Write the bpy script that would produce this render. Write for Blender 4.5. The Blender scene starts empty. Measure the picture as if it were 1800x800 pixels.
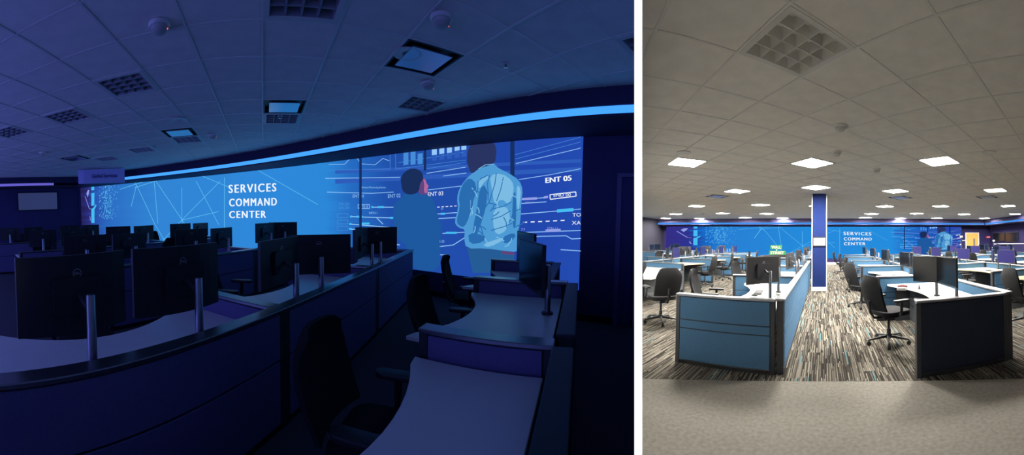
import bpy, bmesh, math, random
from mathutils import Matrix, Vector
random.seed(7)
PI = math.pi
ORD = ['first', 'second', 'third', 'fourth', 'fifth', 'sixth']
SC = bpy.context.scene
COL = SC.collection

# ------------------------------------------------------------------ camera, world, exposure
F, YH, XC = 580.0, 399.0, 900.0          # panoramic scale (px per radian), horizon row, centre column (1800x800 frame)
EYE = 1.6
cam_d = bpy.data.cameras.new('camera'); cam = bpy.data.objects.new('camera', cam_d); COL.objects.link(cam)
cam_d.type = 'PANO'; cam_d.panorama_type = 'CENTRAL_CYLINDRICAL'
cam_d.central_cylindrical_range_u_min = -XC / F; cam_d.central_cylindrical_range_u_max = (1800 - XC) / F
cam_d.central_cylindrical_range_v_min = -(800 - YH) / F; cam_d.central_cylindrical_range_v_max = YH / F
cam_d.central_cylindrical_radius = 1.0
cam_d.clip_end = 200
cam.location = (0, 0, EYE); cam.rotation_euler = (PI / 2, 0, 0)
SC.camera = cam
w = bpy.data.worlds.new('world'); SC.world = w; w.use_nodes = True
w.node_tree.nodes['Background'].inputs[0].default_value = (0.085, 0.11, 0.52, 1)
w.node_tree.nodes['Background'].inputs[1].default_value = 3.4  # violet-blue fill added to lift the dark room through its open back
SC.view_settings.view_transform = 'Standard'; SC.view_settings.look = 'None'
SC.view_settings.exposure = 0.0; SC.view_settings.gamma = 1.0; SC.view_settings.use_curve_mapping = False
SC.cycles.max_bounces = 6; SC.cycles.diffuse_bounces = 4; SC.cycles.glossy_bounces = 3
SC.cycles.sample_clamp_indirect = 4.0; SC.cycles.caustics_reflective = False; SC.cycles.caustics_refractive = False

# ------------------------------------------------------------------ the two rooms' frames (both seen from the hatch in the added partition)
def ang(x): return (x - XC) / F
def room_frame(x_axis, x_tilt, dy):
    """room whose +Y points at picture column x_axis; pitched so that its horizon sits dy px above the camera's at column x_tilt"""
    a = ang(x_tilt); t = math.atan(dy / F)
    axis = Vector((math.cos(a), -math.sin(a), 0))
    R = Matrix.Rotation(t, 4, axis) @ Matrix.Rotation(-ang(x_axis), 4, 'Z')
    return Matrix.Translation((0, 0, EYE)) @ R @ Matrix.Translation((0, 0, -EYE))
LEFT = room_frame(860, 620, 27)
RIGHT = room_frame(1447, 1464, -26)
LI, RI = LEFT.inverted(), RIGHT.inverted()
def ray(room, x, y):
    d = Vector((math.sin(ang(x)), math.cos(ang(x)), (YH - y) / F))
    return (LI if room is LEFT else RI).to_3x3() @ d
def pz(room, x, y, z):
    """point of the room at height z seen at picture column x, row y"""
    d = ray(room, x, y); k = (z - EYE) / d.z
    return Vector((d.x * k, d.y * k, z))
THP = ang(1122)                                     # direction of the dividing partition
def plane_side(room):
    """(normal, ) of the partition plane in room coordinates: positive = inside this room"""
    n = Vector((math.cos(THP), -math.sin(THP), 0))
    if room is LEFT: n = -n
    return (LI if room is LEFT else RI).to_3x3() @ n
NL, NR = plane_side(LEFT), plane_side(RIGHT)
R0 = 0.32                                            # half-length of the hatch in the added partition, kept small against stray light
PART_T = 14.0 / F * R0
def inside(room, p, gap=PART_T / 2):
    n = NL if room is LEFT else NR
    return n.x * p[0] + n.y * p[1] + n.z * ((p[2] if len(p) > 2 else EYE) - EYE) - gap

# ------------------------------------------------------------------ materials
MATS = {}
def srgb(r, g, b):
    f = lambda c: (c / 255 / 12.92) if c <= 10 else ((c / 255 + 0.055) / 1.055) ** 2.4
    return (f(r), f(g), f(b), 1)
def mat(name, col, rough=0.6, metal=0.0, noise=0.0, nscale=30, bump=0.0, spec=0.5, bscale=None):
    if name in MATS: return MATS[name]
    m = bpy.data.materials.new(name); m.use_nodes = True; nt = m.node_tree
    b = nt.nodes['Principled BSDF']; b.inputs['Base Color'].default_value = col
    b.inputs['Roughness'].default_value = rough; b.inputs['Metallic'].default_value = metal
    b.inputs['Specular IOR Level'].default_value = spec
    if noise or bump:
        tc = nt.nodes.new('ShaderNodeTexCoord'); n = nt.nodes.new('ShaderNodeTexNoise')
        n.inputs['Scale'].default_value = nscale; n.inputs['Detail'].default_value = 4
        nt.links.new(tc.outputs['Object'], n.inputs['Vector'])
        if noise:
            r = nt.nodes.new('ShaderNodeValToRGB')
            r.color_ramp.elements[0].position = 0.3; r.color_ramp.elements[1].position = 0.7
            r.color_ramp.elements[0].color = tuple(c * (1 - noise) for c in col[:3]) + (1,)
            r.color_ramp.elements[1].color = tuple(min(1, c * (1 + noise)) for c in col[:3]) + (1,)
            nt.links.new(n.outputs['Fac'], r.inputs['Fac']); nt.links.new(r.outputs['Color'], b.inputs['Base Color'])
        if bump:
            bn = nt.nodes.new('ShaderNodeBump'); bn.inputs['Strength'].default_value = bump; bn.inputs['Distance'].default_value = 0.004
            n2 = nt.nodes.new('ShaderNodeTexNoise'); n2.inputs['Scale'].default_value = bscale or nscale * 6
            nt.links.new(tc.outputs['Object'], n2.inputs['Vector'])
            nt.links.new(n2.outputs['Fac'], bn.inputs['Height']); nt.links.new(bn.outputs['Normal'], b.inputs['Normal'])
    MATS[name] = m
    return m
def emit(name, col, strength=1.0):
    if name in MATS: return MATS[name]
    m = bpy.data.materials.new(name); m.use_nodes = True; nt = m.node_tree; nt.nodes.clear()
    e = nt.nodes.new('ShaderNodeEmission'); o = nt.nodes.new('ShaderNodeOutputMaterial')
    e.inputs[0].default_value = col; e.inputs[1].default_value = strength
    nt.links.new(e.outputs[0], o.inputs[0]); MATS[name] = m
    return m
M_TILE = mat('ceiling_tile_white', srgb(246, 242, 232), 0.95, noise=0.05, nscale=5, bump=0.35, bscale=220, spec=0.1)
M_TBAR = mat('white_painted_metal', srgb(236, 234, 226), 0.45)
M_LOUVER = mat('louver_white', srgb(222, 220, 212), 0.5)
M_LOUVER_D = mat('louver_grey_metal', srgb(150, 152, 158), 0.35, spec=0.6)
M_FAB = mat('slate_blue_fabric', srgb(74, 112, 144), 0.9, noise=0.07, nscale=60, bump=0.25, bscale=500, spec=0.2)
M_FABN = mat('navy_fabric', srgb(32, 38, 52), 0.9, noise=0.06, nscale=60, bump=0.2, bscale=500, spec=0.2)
M_FABL = mat('violet_grey_fabric', srgb(104, 98, 140), 0.9, noise=0.05, nscale=50, bump=0.2, bscale=500, spec=0.2)
M_CAP = mat('brushed_aluminium', srgb(150, 152, 156), 0.32, metal=0.95, noise=0.04, nscale=20)
M_DARK = mat('charcoal_metal', srgb(52, 54, 58), 0.5, metal=0.2)
M_BLACK = mat('black_plastic', srgb(30, 31, 33), 0.45)
M_HOUSE = mat('monitor_black_plastic', srgb(36, 37, 40), 0.5, noise=0.05, nscale=80)
M_MESH = mat('black_chair_fabric', srgb(33, 33, 35), 0.9, noise=0.12, nscale=120, bump=0.3, bscale=600, spec=0.2)
M_SCREEN = mat('screen_glass', srgb(14, 15, 18), 0.18, spec=0.5)
M_SCREEN_REFL = mat('screen_glass_reflection_tint', srgb(40, 38, 92), 0.25, spec=0.5)  # violet reflection of the cove put into the glass colour
M_WTOP = mat('white_laminate', srgb(226, 222, 212), 0.35, noise=0.02, nscale=8)
M_BEIGE = mat('maple_laminate', srgb(214, 190, 146), 0.4, noise=0.08, nscale=9)
M_PED = mat('graphite_laminate', srgb(70, 74, 78), 0.6)
M_WHITE = mat('white_plastic', srgb(228, 226, 220), 0.5)
M_WPAINT = mat('white_wall_paint', srgb(240, 240, 240), 0.8)
M_NAVYW = mat('navy_wall_paint', srgb(33, 30, 70), 0.8, noise=0.05, nscale=3, spec=0.2)
M_DKW = mat('dark_wall_paint', srgb(76, 70, 112), 0.85, noise=0.06, nscale=2, spec=0.2)
M_WOOD = mat('orange_maple_veneer', srgb(214, 150, 76), 0.4, noise=0.12, nscale=7)
M_FRAME = mat('pale_door_frame', srgb(190, 186, 190), 0.5)
M_COLB = mat('blue_column_fabric', srgb(15, 32, 80), 0.85, noise=0.05, nscale=40, spec=0.2)
M_LCARPET = mat('dark_carpet', srgb(84, 82, 88), 1.0, noise=0.2, nscale=200, spec=0.05)
M_PCARPET = mat('grey_plain_carpet', srgb(122, 119, 112), 1.0, noise=0.16, nscale=26, bump=0.6, bscale=300, spec=0.05)
M_VENTP = mat('vent_panel_satin', srgb(205, 210, 216), 0.28, metal=0.85)
M_SOFFIT = mat('soffit_dark_paint', srgb(52, 46, 84), 0.8, noise=0.1, nscale=12)
M_LED = emit('cove_led', (0.045, 0.27, 0.82, 1), 1.5)
M_LEDR = emit('cove_led_bright_room', (0.05, 0.27, 0.80, 1), 1.15)
M_LAMP = emit('lamp_diffuser', (1.0, 0.955, 0.875, 1), 345.0)
M_WEDGE = emit('added_glow_white', (1, 1, 1, 1), 1.05)  # glow of the strip added on the partition edge
M_RED = emit('red_indicator', (1.0, 0.15, 0.08, 1), 1.0)

def carpet_stripes():
    m = bpy.data.materials.new('striped_carpet'); m.use_nodes = True; nt = m.node_tree; N = nt.nodes.new; L = nt.links.new
    b = nt.nodes['Principled BSDF']; b.inputs['Roughness'].default_value = 1; b.inputs['Specular IOR Level'].default_value = 0.05
    tc = N('ShaderNodeTexCoord'); sp = N('ShaderNodeSeparateXYZ'); L(tc.outputs['Object'], sp.inputs[0])
    def math_(op, a, v=None, b_=None):
        n = N('ShaderNodeMath'); n.operation = op; L(a, n.inputs[0])
        if b_ is not None: L(b_, n.inputs[1])
        elif v is not None: n.inputs[1].default_value = v
        return n.outputs[0]
    cx = math_('FLOOR', math_('DIVIDE', sp.outputs[0], 0.012))
    plank = math_('FLOOR', math_('DIVIDE', sp.outputs[0], 0.25))
    wn0 = N('ShaderNodeTexWhiteNoise'); wn0.noise_dimensions = '1D'; L(plank, wn0.inputs['W'])
    ysh = math_('ADD', math_('DIVIDE', sp.outputs[1], 1.0), b_=wn0.outputs['Value'])
    cy = math_('FLOOR', ysh)
    wn1 = N('ShaderNodeTexWhiteNoise'); wn1.noise_dimensions = '1D'; L(cx, wn1.inputs['W'])
    ysh2 = math_('FLOOR', math_('ADD', math_('DIVIDE', sp.outputs[1], 0.5), b_=wn1.outputs['Value']))
    cb = N('ShaderNodeCombineXYZ'); L(cx, cb.inputs[0]); L(ysh2, cb.inputs[1]); L(cy, cb.inputs[2])
    wn = N('ShaderNodeTexWhiteNoise'); wn.noise_dimensions = '3D'; L(cb.outputs[0], wn.inputs['Vector'])
    cr = N('ShaderNodeValToRGB'); cr.color_ramp.interpolation = 'CONSTANT'
    cols = [(0, (44, 41, 38)), (0.24, (82, 78, 72)), (0.42, (58, 54, 50)), (0.60, (110, 105, 96)), (0.75, (90, 86, 79)), (0.90, (126, 121, 111)), (0.982, (72, 116, 124))]
    while len(cr.color_ramp.elements) < len(cols): cr.color_ramp.elements.new(0.5)
    for e, (p, c) in zip(cr.color_ramp.elements, cols): e.position = p; e.color = srgb(*c)
    L(wn.outputs['Value'], cr.inputs[0])
    nz = N('ShaderNodeTexNoise'); nz.inputs['Scale'].default_value = 180; L(tc.outputs['Object'], nz.inputs['Vector'])
    mx = N('ShaderNodeMix'); mx.data_type = 'RGBA'; mx.blend_type = 'OVERLAY'; mx.inputs['Factor'].default_value = 0.35
    L(cr.outputs[0], mx.inputs['A']); L(nz.outputs['Fac'], mx.inputs['B']); L(mx.outputs['Result'], b.inputs['Base Color'])
    return m
M_STRIPE = carpet_stripes()

# ------------------------------------------------------------------ mesh helpers
class MB:
    def __init__(s): s.v = []; s.f = []
    def add(s, v, f):
        o = len(s.v); s.v += [tuple(p) for p in v]; s.f += [tuple(i + o for i in q) for q in f]; return s
    def box(s, x0, x1, y0, y1, z0, z1, M=None):
        v = [(x0, y0, z0), (x1, y0, z0), (x1, y1, z0), (x0, y1, z0), (x0, y0, z1), (x1, y0, z1), (x1, y1, z1), (x0, y1, z1)]
        if M: v = [M @ Vector(p) for p in v]
        return s.add(v, [(0, 3, 2, 1), (4, 5, 6, 7), (0, 1, 5, 4), (1, 2, 6, 5), (2, 3, 7, 6), (3, 0, 4, 7)])
    def prism(s, pts, z0, z1, M=None):
        n = len(pts); v = [(p[0], p[1], z0) for p in pts] + [(p[0], p[1], z1) for p in pts]
        if M: v = [M @ Vector(p) for p in v]
        return s.add(v, [tuple(range(n - 1, -1, -1)), tuple(range(n, 2 * n))] + [(i, (i + 1) % n, n + (i + 1) % n, n + i) for i in range(n)])
    def lathe(s, prof, n=12, M=None):
        v = []; f = []
        for r, z in prof:
            for i in range(n):
                a = 2 * PI * i / n; v.append((r * math.cos(a), r * math.sin(a), z))
        for k in range(len(prof) - 1):
            for i in range(n):
                j = (i + 1) % n; f.append((k * n + i, k * n + j, (k + 1) * n + j, (k + 1) * n + i))
        f.append(tuple(range(n - 1, -1, -1))); m = (len(prof) - 1) * n; f.append(tuple(range(m, m + n)))
        if M: v = [M @ Vector(p) for p in v]
        return s.add(v, f)
    def tube(s, path, r, n=8, flat=1.0):
        P = [Vector(p) for p in path]; rings = []
        for i, p in enumerate(P):
            t = (P[min(i + 1, len(P) - 1)] - P[max(i - 1, 0)]).normalized()
            up = Vector((0, 0, 1)) if abs(t.z) < 0.9 else Vector((1, 0, 0))
            a = t.cross(up).normalized(); b = a.cross(t).normalized()
            rr = r[i] if isinstance(r, (list, tuple)) else r
            rings.append([p + a * math.cos(2 * PI * k / n) * rr + b * math.sin(2 * PI * k / n) * rr * flat for k in range(n)])
        v = [q for R in rings for q in R]; f = []
        for i in range(len(P) - 1):
            for k in range(n):
                j = (k + 1) % n; f.append((i * n + k, i * n + j, (i + 1) * n + j, (i + 1) * n + k))
        f.append(tuple(range(n - 1, -1, -1))); f.append(tuple(range((len(P) - 1) * n, len(P) * n)))
        return s.add(v, f)
    def mesh(s, name, m, bevel=0, smooth=False, seg=2):
        me = bpy.data.meshes.new(name)
        me.from_pydata(s.v, [], s.f); me.update()
        bm = bmesh.new(); bm.from_mesh(me)
        bmesh.ops.recalc_face_normals(bm, faces=bm.faces)
        if bevel: bmesh.ops.bevel(bm, geom=list(bm.edges), offset=bevel, segments=seg, affect='EDGES', profile=0.5, clamp_overlap=True)
        bm.to_mesh(me); bm.free()
        if smooth:
            for p in me.polygons: p.use_smooth = True
            try: me.set_sharp_from_angle(angle=math.radians(40))
            except Exception: pass
        me.materials.append(m)
        return me
def link(name, data, parent=None, M=None):
    o = bpy.data.objects.new(name, data); COL.objects.link(o)
    if parent: o.parent = parent
    if M is not None: o.matrix_basis = M
    return o
def tag(o, label=None, cat=None, group=None, kind=None):
    if label: o['label'] = label
    if cat: o['category'] = cat
    if group: o['group'] = group
    if kind: o['kind'] = kind
    return o
def T(x, y, z=0.0, rz=0.0): return Matrix.Translation((x, y, z)) @ Matrix.Rotation(rz, 4, 'Z')
def thing(name, label, cat, M, group=None): return tag(link(name, None, None, M), label, cat, group)
def put(proto, name, label, cat, M, group=None):
    """instantiate a prototype [(part, mesh, matrix, [sub-parts])] as an Empty with shared-mesh parts"""
    root = thing(name, label, cat, M, group)
    for part, me, lm, subs in proto:
        o = link(part, me, root, lm)
        for sp, sme, slm in subs: link(sp, sme, o, slm)
    return root
def pline_x(room, x, y, X):
    d = ray(room, x, y); k = X / d.x; return Vector((X, d.y * k, EYE + d.z * k))
def pline_y(room, x, y, Y):
    d = ray(room, x, y); k = Y / d.y; return Vector((d.x * k, Y, EYE + d.z * k))
def P(part, me, lm=None, subs=()): return (part, me, lm if lm is not None else Matrix.Identity(4), list(subs))
def struct(name, me, room, label=None): return tag(link(name, me, None, room), label, None, None, 'structure')
def rot(axis, deg): return Matrix.Rotation(math.radians(deg), 4, axis)
def rrect(w_, h_, r, n=4):
    pts = []
    for cx, cy, a0 in ((w_ / 2 - r, h_ / 2 - r, 0), (-w_ / 2 + r, h_ / 2 - r, 90), (-w_ / 2 + r, -h_ / 2 + r, 180), (w_ / 2 - r, -h_ / 2 + r, 270)):
        for i in range(n + 1):
            a = math.radians(a0 + 90 * i / n); pts.append((cx + r * math.cos(a), cy + r * math.sin(a)))
    return pts
_txt = {}
def text_polys(s, size=1.0, bold=0.0, spacing=1.0):
    """flat mesh (verts, faces, width) of a line of text lying in XY, left aligned on the baseline"""
    key = (s, bold, spacing)
    if key not in _txt:
        cu = bpy.data.curves.new('t', 'FONT'); cu.body = s; cu.size = 1; cu.offset = bold; cu.space_character = spacing; cu.resolution_u = 4
        o = bpy.data.objects.new('t', cu); COL.objects.link(o)
        dg = bpy.context.evaluated_depsgraph_get(); me = o.evaluated_get(dg).to_mesh()
        v = [tuple(p.co) for p in me.vertices]; f = [tuple(p.vertices) for p in me.polygons]
        o.evaluated_get(dg).to_mesh_clear(); bpy.data.objects.remove(o); bpy.data.curves.remove(cu)
        x0 = min(p[0] for p in v); x1 = max(p[0] for p in v); y1 = max(p[1] for p in v); y0 = min(p[1] for p in v)
        _txt[key] = ([((p[0] - x0) / (x1 - x0), (p[1] - y0) / (y1 - y0)) for p in v], f)
    return _txt[key]

# ------------------------------------------------------------------ structure: added partition, blocks light between the rooms
def polar(r, th): return Vector((r * math.sin(th), r * math.cos(th), 0))
PM = Matrix.Rotation(-THP, 4, 'Z')                      # +Y runs along the partition
mb = MB(); h = PART_T / 2
mb.box(-h, h, R0 + 0.004, 28.5, -1.2, 5.4)
mb.box(-h, h, -4.0, -R0, -0.6, 4.2)
mb.box(-h, h, -R0, R0 + 0.004, -0.3, 1.33); mb.box(-h, h, -R0, R0 + 0.004, 1.87, 3.6)
tag(link('wall_partition_added', mb.mesh('wall_partition_added', M_WPAINT), None, PM), 'white wall added to block light between the two rooms, with an opening', None, None, 'structure')
tag(link('added_glow_strip', MB().box(-h, h, R0 - 0.004, R0 + 0.004, 1.33, 1.87).mesh('added_glow_strip', M_WEDGE), None, PM),  # glowing strip added to keep the wall edge pure white, no real lamp
    'slim white glowing strip added on the edge of the dividing wall', 'added glow')

# ------------------------------------------------------------------ left room shell
CL, CR = EYE + 1.50, EYE + 1.57
WK, WX, WY = 0.050, -5.5, 7.15             # gentle curve of the screen wall
def wall_y(X): return WY - WK * (X - WX) ** 2
LX0 = -12.9
def part_line(room, r, gap=PART_T / 2 + 0.002, z=0.0):
    """point on this room's face of the partition, r metres from the hatch (room coordinates, floor)"""
    p = polar(r, THP); n = NL if room is LEFT else NR
    q = (LI if room is LEFT else RI).to_3x3() @ p
    e = gap - (n.x * q.x + n.y * q.y + n.z * (z - EYE)); L2 = n.x * n.x + n.y * n.y
    return Vector((q.x + n.x * e / L2, q.y + n.y * e / L2, 0))
# curve of the screen wall, left end to the partition
def curve_pts(off=0.0, n=64):
    pts = []; X = LX0 + (0.9 if 0.93 < off < 0.94 else -0.3)
    while True:
        s = -2 * WK * (X - WX); nv = Vector((-s, 1)).normalized()
        p = Vector((X, wall_y(X))) - nv * off
        if inside(LEFT, (p.x, p.y, EYE)) < 0.02:
            break
        pts.append(p); X += 0.05
    return pts
def resample(pts, step=0.25):
    out = [pts[0]]; acc = 0
    for a, b in zip(pts, pts[1:]):
        acc += (b - a).length
        if acc >= step: out.append(b); acc = 0
    if (out[-1] - pts[-1]).length > 1e-4: out.append(pts[-1])
    return out
WC = resample(curve_pts(0)); SO = resample(curve_pts(0.95))
def strip_wall(pts, z0, z1, thick, name, m):
    mb = MB(); n = len(pts)
    nv = []
    for i in range(n):
        t = (pts[min(i + 1, n - 1)] - pts[max(i - 1, 0)]).normalized(); nv.append(Vector((-t.y, t.x)))
    for i in range(n):
        p = pts[i]; q = p + nv[i] * thick
        for w_, z in ((p, z0), (p, z1), (q, z1), (q, z0)):
            e = inside(LEFT, (w_.x, w_.y, z), PART_T / 2 + 0.004)      # never through the partition
            if e < 0: w_ = w_ - Vector((NL.x, NL.y)) * e / (NL.x ** 2 + NL.y ** 2)
            mb.v.append((w_.x, w_.y, z))
    for i in range(n - 1):
        for k in range(4):
            j = (k + 1) % 4; mb.f.append((4 * i + k, 4 * i + 4 + k, 4 * i + 4 + j, 4 * i + j))
    mb.f += [(0, 1, 2, 3), (4 * n - 4, 4 * n - 3, 4 * n - 2, 4 * n - 1)]
    return mb.mesh(name, m)
struct('wall_back', strip_wall(WC, 0, CL + 0.2, 0.15, 'wall_back', M_DKW), LEFT)
struct('wall_left', MB().box(LX0 - 0.15, LX0, -3.2, wall_y(LX0) + 0.4, 0, CL + 0.2).mesh('wall_left', M_DKW), LEFT)
pl = [part_line(LEFT, -3.4), part_line(LEFT, 6.2)]
fl = [(LX0 - 0.2, -3.3), (pl[0].x, pl[0].y), (pl[1].x, pl[1].y), (0, 7.2), (-6, 7.5), (LX0 - 0.2, 6.6)]
struct('floor', MB().prism(fl, -0.1, 0).mesh('floor', M_LCARPET), LEFT)
base = strip_wall([p - Vector((0, 0.0)) for p in resample(curve_pts(0.02))], 0, 0.1, 0.02, 'baseboard', M_BLACK)
struct('baseboard_back', base, LEFT)
# soffit with LED cove along the screen wall and the left wall
struct('trim_1', strip_wall(SO, EYE + 1.29, CL + 0.05, 0.12, 'soffit_fascia', M_SOFFIT), LEFT)
led = link('led_strip', strip_wall(resample(curve_pts(0.935)), EYE + 1.195, EYE + 1.285, 0.03, 'led', M_LED), None, LEFT)
tag(led, 'long glowing blue cove light strip above the curved screen wall', 'light strip')
struct('trim_2', strip_wall(SO, EYE + 1.165, EYE + 1.19, 0.90, 'soffit_lip', M_SOFFIT), LEFT)
struct('trim_3', MB().box(LX0 + 0.9, LX0 + 1.0, -3, wall_y(LX0) - 0.3, EYE + 1.29, CL + 0.05).box(LX0, LX0 + 1.0, -3, wall_y(LX0) - 0.3, EYE + 1.165, EYE + 1.19).mesh('soffit_side', M_SOFFIT), LEFT)
tag(link('led_strip', MB().box(LX0 + 0.93, LX0 + 0.97, -3, wall_y(LX0) - 1.3, EYE + 1.20, EYE + 1.285).mesh('led2', emit('cove_led_violet', (0.16, 0.14, 0.75, 1), 0.8)), None, LEFT),
    'violet cove light strip above the dark wall with the wall television', 'light strip')

# ------------------------------------------------------------------ right room shell
RD, RXL, RXR = 23.3, -12.3, 12.9
pr0, pr1 = part_line(RIGHT, -3.4), part_line(RIGHT, 27.6)
y_cut = pr1.y
fy = 3.86
def pr_at_y(y): 
    k = (y - pr0.y) / (pr1.y - pr0.y); return pr0.x + (pr1.x - pr0.x) * k
arc = [(fy * math.sin(a), fy * math.cos(a)) for a in [math.radians(-31.9 + k * (36 + 31.9) / 24) for k in range(25)]]   # the plain carpet ends in a shallow curve
struct('floor', MB().prism([(pr_at_y(-2.6), -2.6), (14, -2.6), (14, arc[-1][1])] + arc[::-1], -0.1, 0).mesh('floor_plain', M_PCARPET), RIGHT)
struct('floor', MB().prism(arc + [(14, arc[-1][1]), (14, RD + 0.2), (pr_at_y(RD + 0.2), RD + 0.2)], -0.1, 0.002).mesh('floor_striped', M_STRIPE), RIGHT)
struct('wall_back', MB().box(RXL - 0.4, RXR + 0.2, RD, RD + 0.15, 0, CR + 0.2).mesh('wall_back_r', M_NAVYW), RIGHT)
struct('wall_right', MB().box(RXR, RXR + 0.15, -2.6, RD, 0, CR + 0.2).mesh('wall_right_r', M_NAVYW), RIGHT)
struct('wall_front', MB().box(pr_at_y(-2.5) + 0.04, RXR, -2.62, -2.5, 0, CR + 0.2).mesh('wall_front_r', mat('warm_white_paint', srgb(222, 216, 204), 0.85)), RIGHT)  # unseen wall added to block the violet fill and bounce light upwards
yl = (RXL - pr0.x) / (pr1.x - pr0.x) * (pr1.y - pr0.y) + pr0.y
struct('wall_left', MB().box(RXL - 0.1, RXL, yl + 0.25, RD, 0, CR + 0.2).mesh('wall_left_r', mat('charcoal_wall_paint', srgb(28, 26, 42), 0.85)), RIGHT)
struct('baseboard_back', MB().box(RXL, RXR, RD - 0.03, RD, 0.002, 0.16).mesh('baseboard_r', M_WHITE), RIGHT)
so = RD - 0.95
struct('trim_1', MB().box(RXL, RXR, so, so + 0.12, EYE + 1.30, CR + 0.05).box(RXL, RXR, so, RD, EYE + 1.15, EYE + 1.18).mesh('soffit_r', M_SOFFIT), RIGHT)
tag(link('led_strip', MB().box(RXL + 0.02, RXR - 1.0, so + 0.02, so + 0.05, EYE + 1.185, EYE + 1.295).mesh('led_r', M_LEDR), None, RIGHT), 'long glowing blue cove light strip above the far mural wall', 'light strip')
sx = RXR - 0.95
struct('trim_2', MB().box(sx, sx + 0.12, -2.5, so, EYE + 1.30, CR + 0.05).box(sx, RXR, -2.5, so, EYE + 1.15, EYE + 1.18).mesh('soffit_r2', M_SOFFIT), RIGHT)
tag(link('led_strip', MB().box(sx + 0.02, sx + 0.05, -2.5, so - 0.03, EYE + 1.185, EYE + 1.295).mesh('led_r2', M_LEDR), None, RIGHT), 'blue cove light strip above the wall with two televisions', 'light strip')
struct('trim_3', MB().box(RXR - 0.04, RXR, 12, RD - 1.2, 1.28, 1.34).mesh('chair_rail', M_FRAME), RIGHT, )

# ------------------------------------------------------------------ ceilings: grid, tiles, fixtures
def clip_poly(pts, n, d):
    """keep n.p >= d"""
    out = []
    for i in range(len(pts)):
        a, b = pts[i], pts[(i + 1) % len(pts)]
        da = n[0] * a[0] + n[1] * a[1] - d; db = n[0] * b[0] + n[1] * b[1] - d
        if da >= 0: out.append(a)
        if (da >= 0) != (db >= 0):
            k = da / (da - db); out.append((a[0] + (b[0] - a[0]) * k, a[1] + (b[1] - a[1]) * k))
    return out
class Ceil:
    def __init__(s, room, z, tile, phi, org, planes, ymin):
        s.room, s.z, s.t, s.phi, s.org, s.planes, s.ymin = room, z, tile, phi, Vector(org), planes, ymin
        s.used = set(); s.u = Vector((math.cos(phi), math.sin(phi))); s.v = Vector((-math.sin(phi), math.cos(phi)))
    def cell(s, x, y):
        d = Vector((x, y)) - s.org; return (math.floor(d.dot(s.u) / s.t), math.floor(d.dot(s.v) / s.t))
    def centre(s, c): return s.org + s.u * (c[0] + 0.5) * s.t + s.v * (c[1] + 0.5) * s.t
    def at_px(s, x, y): 
        p = pz(s.room, x, y, s.z); return s.cell(p.x, p.y)
    def build(s, name, region):
        planes = s.planes
        inst = []; cut = []
        xs = [p[0] for p in region]; ys = [p[1] for p in region]
        R = int(max(max(map(abs, xs)), max(map(abs, ys))) * 1.5 / s.t) + 2
        for i in range(-R, R):
            for j in range(-R, R):
                if (i, j) in s.used: continue
                c = s.centre((i, j)); g = 0.5 * s.t
                if not (min(xs) - 1 < c.x < max(xs) + 1 and s.ymin - 1 < c.y < max(ys) + 1): continue
                q = [tuple(c + s.u * (a * g) + s.v * (b * g)) for a, b in ((-1, -1), (1, -1), (1, 1), (-1, 1))]
                full = True; pts = q
                for n, d in planes:
                    if min(n[0] * p[0] + n[1] * p[1] - d for p in pts) < 0:
                        full = False; pts = clip_poly(pts, n, d)
                        if len(pts) < 3: break
                if len(pts) < 3: continue
                if full: inst.append(((c.x ** 2 + c.y ** 2), c))
                else:
                    a = abs(sum(pts[k][0] * pts[(k + 1) % len(pts)][1] - pts[(k + 1) % len(pts)][0] * pts[k][1] for k in range(len(pts)))) / 2
                    if a > 0.02: cut.append((sum(p[0] for p in pts) / len(pts), sum(p[1] for p in pts) / len(pts), pts))
        # backing slab above
        slab = struct(name, MB().prism(region, s.z + 0.16, s.z + 0.22).mesh(name, M_TILE), s.room)
        # T-bar grid, one joined part
        mb = MB(); w_ = 0.012
        for k in range(-R, R):
            for ax, bx in ((s.u, s.v), (s.v, s.u)):
                # a bar along bx at offset k*t on ax, clipped to the planes
                o = s.org + ax * (k * s.t); t0, t1 = -60.0, 60.0
                for n, d in planes:
                    den = n[0] * bx.x + n[1] * bx.y; num = d - (n[0] * o.x + n[1] * o.y)
                    if abs(den) < 1e-6:
                        if num > 0: t0, t1 = 1, 0
                    elif den > 0: t0 = max(t0, num / den)
                    else: t1 = min(t1, num / den)
                if t1 - t0 < 0.05: continue
                a = o + bx * t0; b = o + bx * t1; lift = 0 if ax is s.u else 0.0015
                pts = [a - ax * w_, a + ax * w_, b + ax * w_, b - ax * w_]
                mb.prism([(p.x, p.y) for p in pts], s.z + lift, s.z + 0.022)
        tag(link('ceiling_grid', mb.mesh('ceiling_grid', M_TBAR), slab), None, None, None, 'stuff')
        inst.sort(key=lambda e: e[0])
        g = s.t - 0.020
        tm = MB().box(-g / 2, g / 2, -g / 2, g / 2, 0.006, 0.03).mesh('tile', M_TILE, bevel=0.006, seg=1)
        for k, (d, c) in enumerate(inst[:280]):
            link('tile', tm, slab, T(c.x, c.y, s.z, s.phi))
        rest = MB()
        for d, c in inst[280:]:
            rest.box(-g / 2, g / 2, -g / 2, g / 2, 0.006, 0.03, T(c.x, c.y, s.z, s.phi))
        for cx, cy, pts in cut:
            q = [(cx + (p[0] - cx) * 0.97, cy + (p[1] - cy) * 0.97) for p in pts]
            rest.prism(q, s.z + 0.006, s.z + 0.03)
        if rest.v: tag(link('tile_field', rest.mesh('tile_field', M_TILE), slab), None, None, None, 'stuff')
        return slab
def plane_from(room):
    n = NL if room is LEFT else NR
    L_ = math.hypot(n.x, n.y); return ((n.x / L_, n.y / L_), (PART_T / 2 + 0.002 - n.z * 1.5) / L_)
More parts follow.
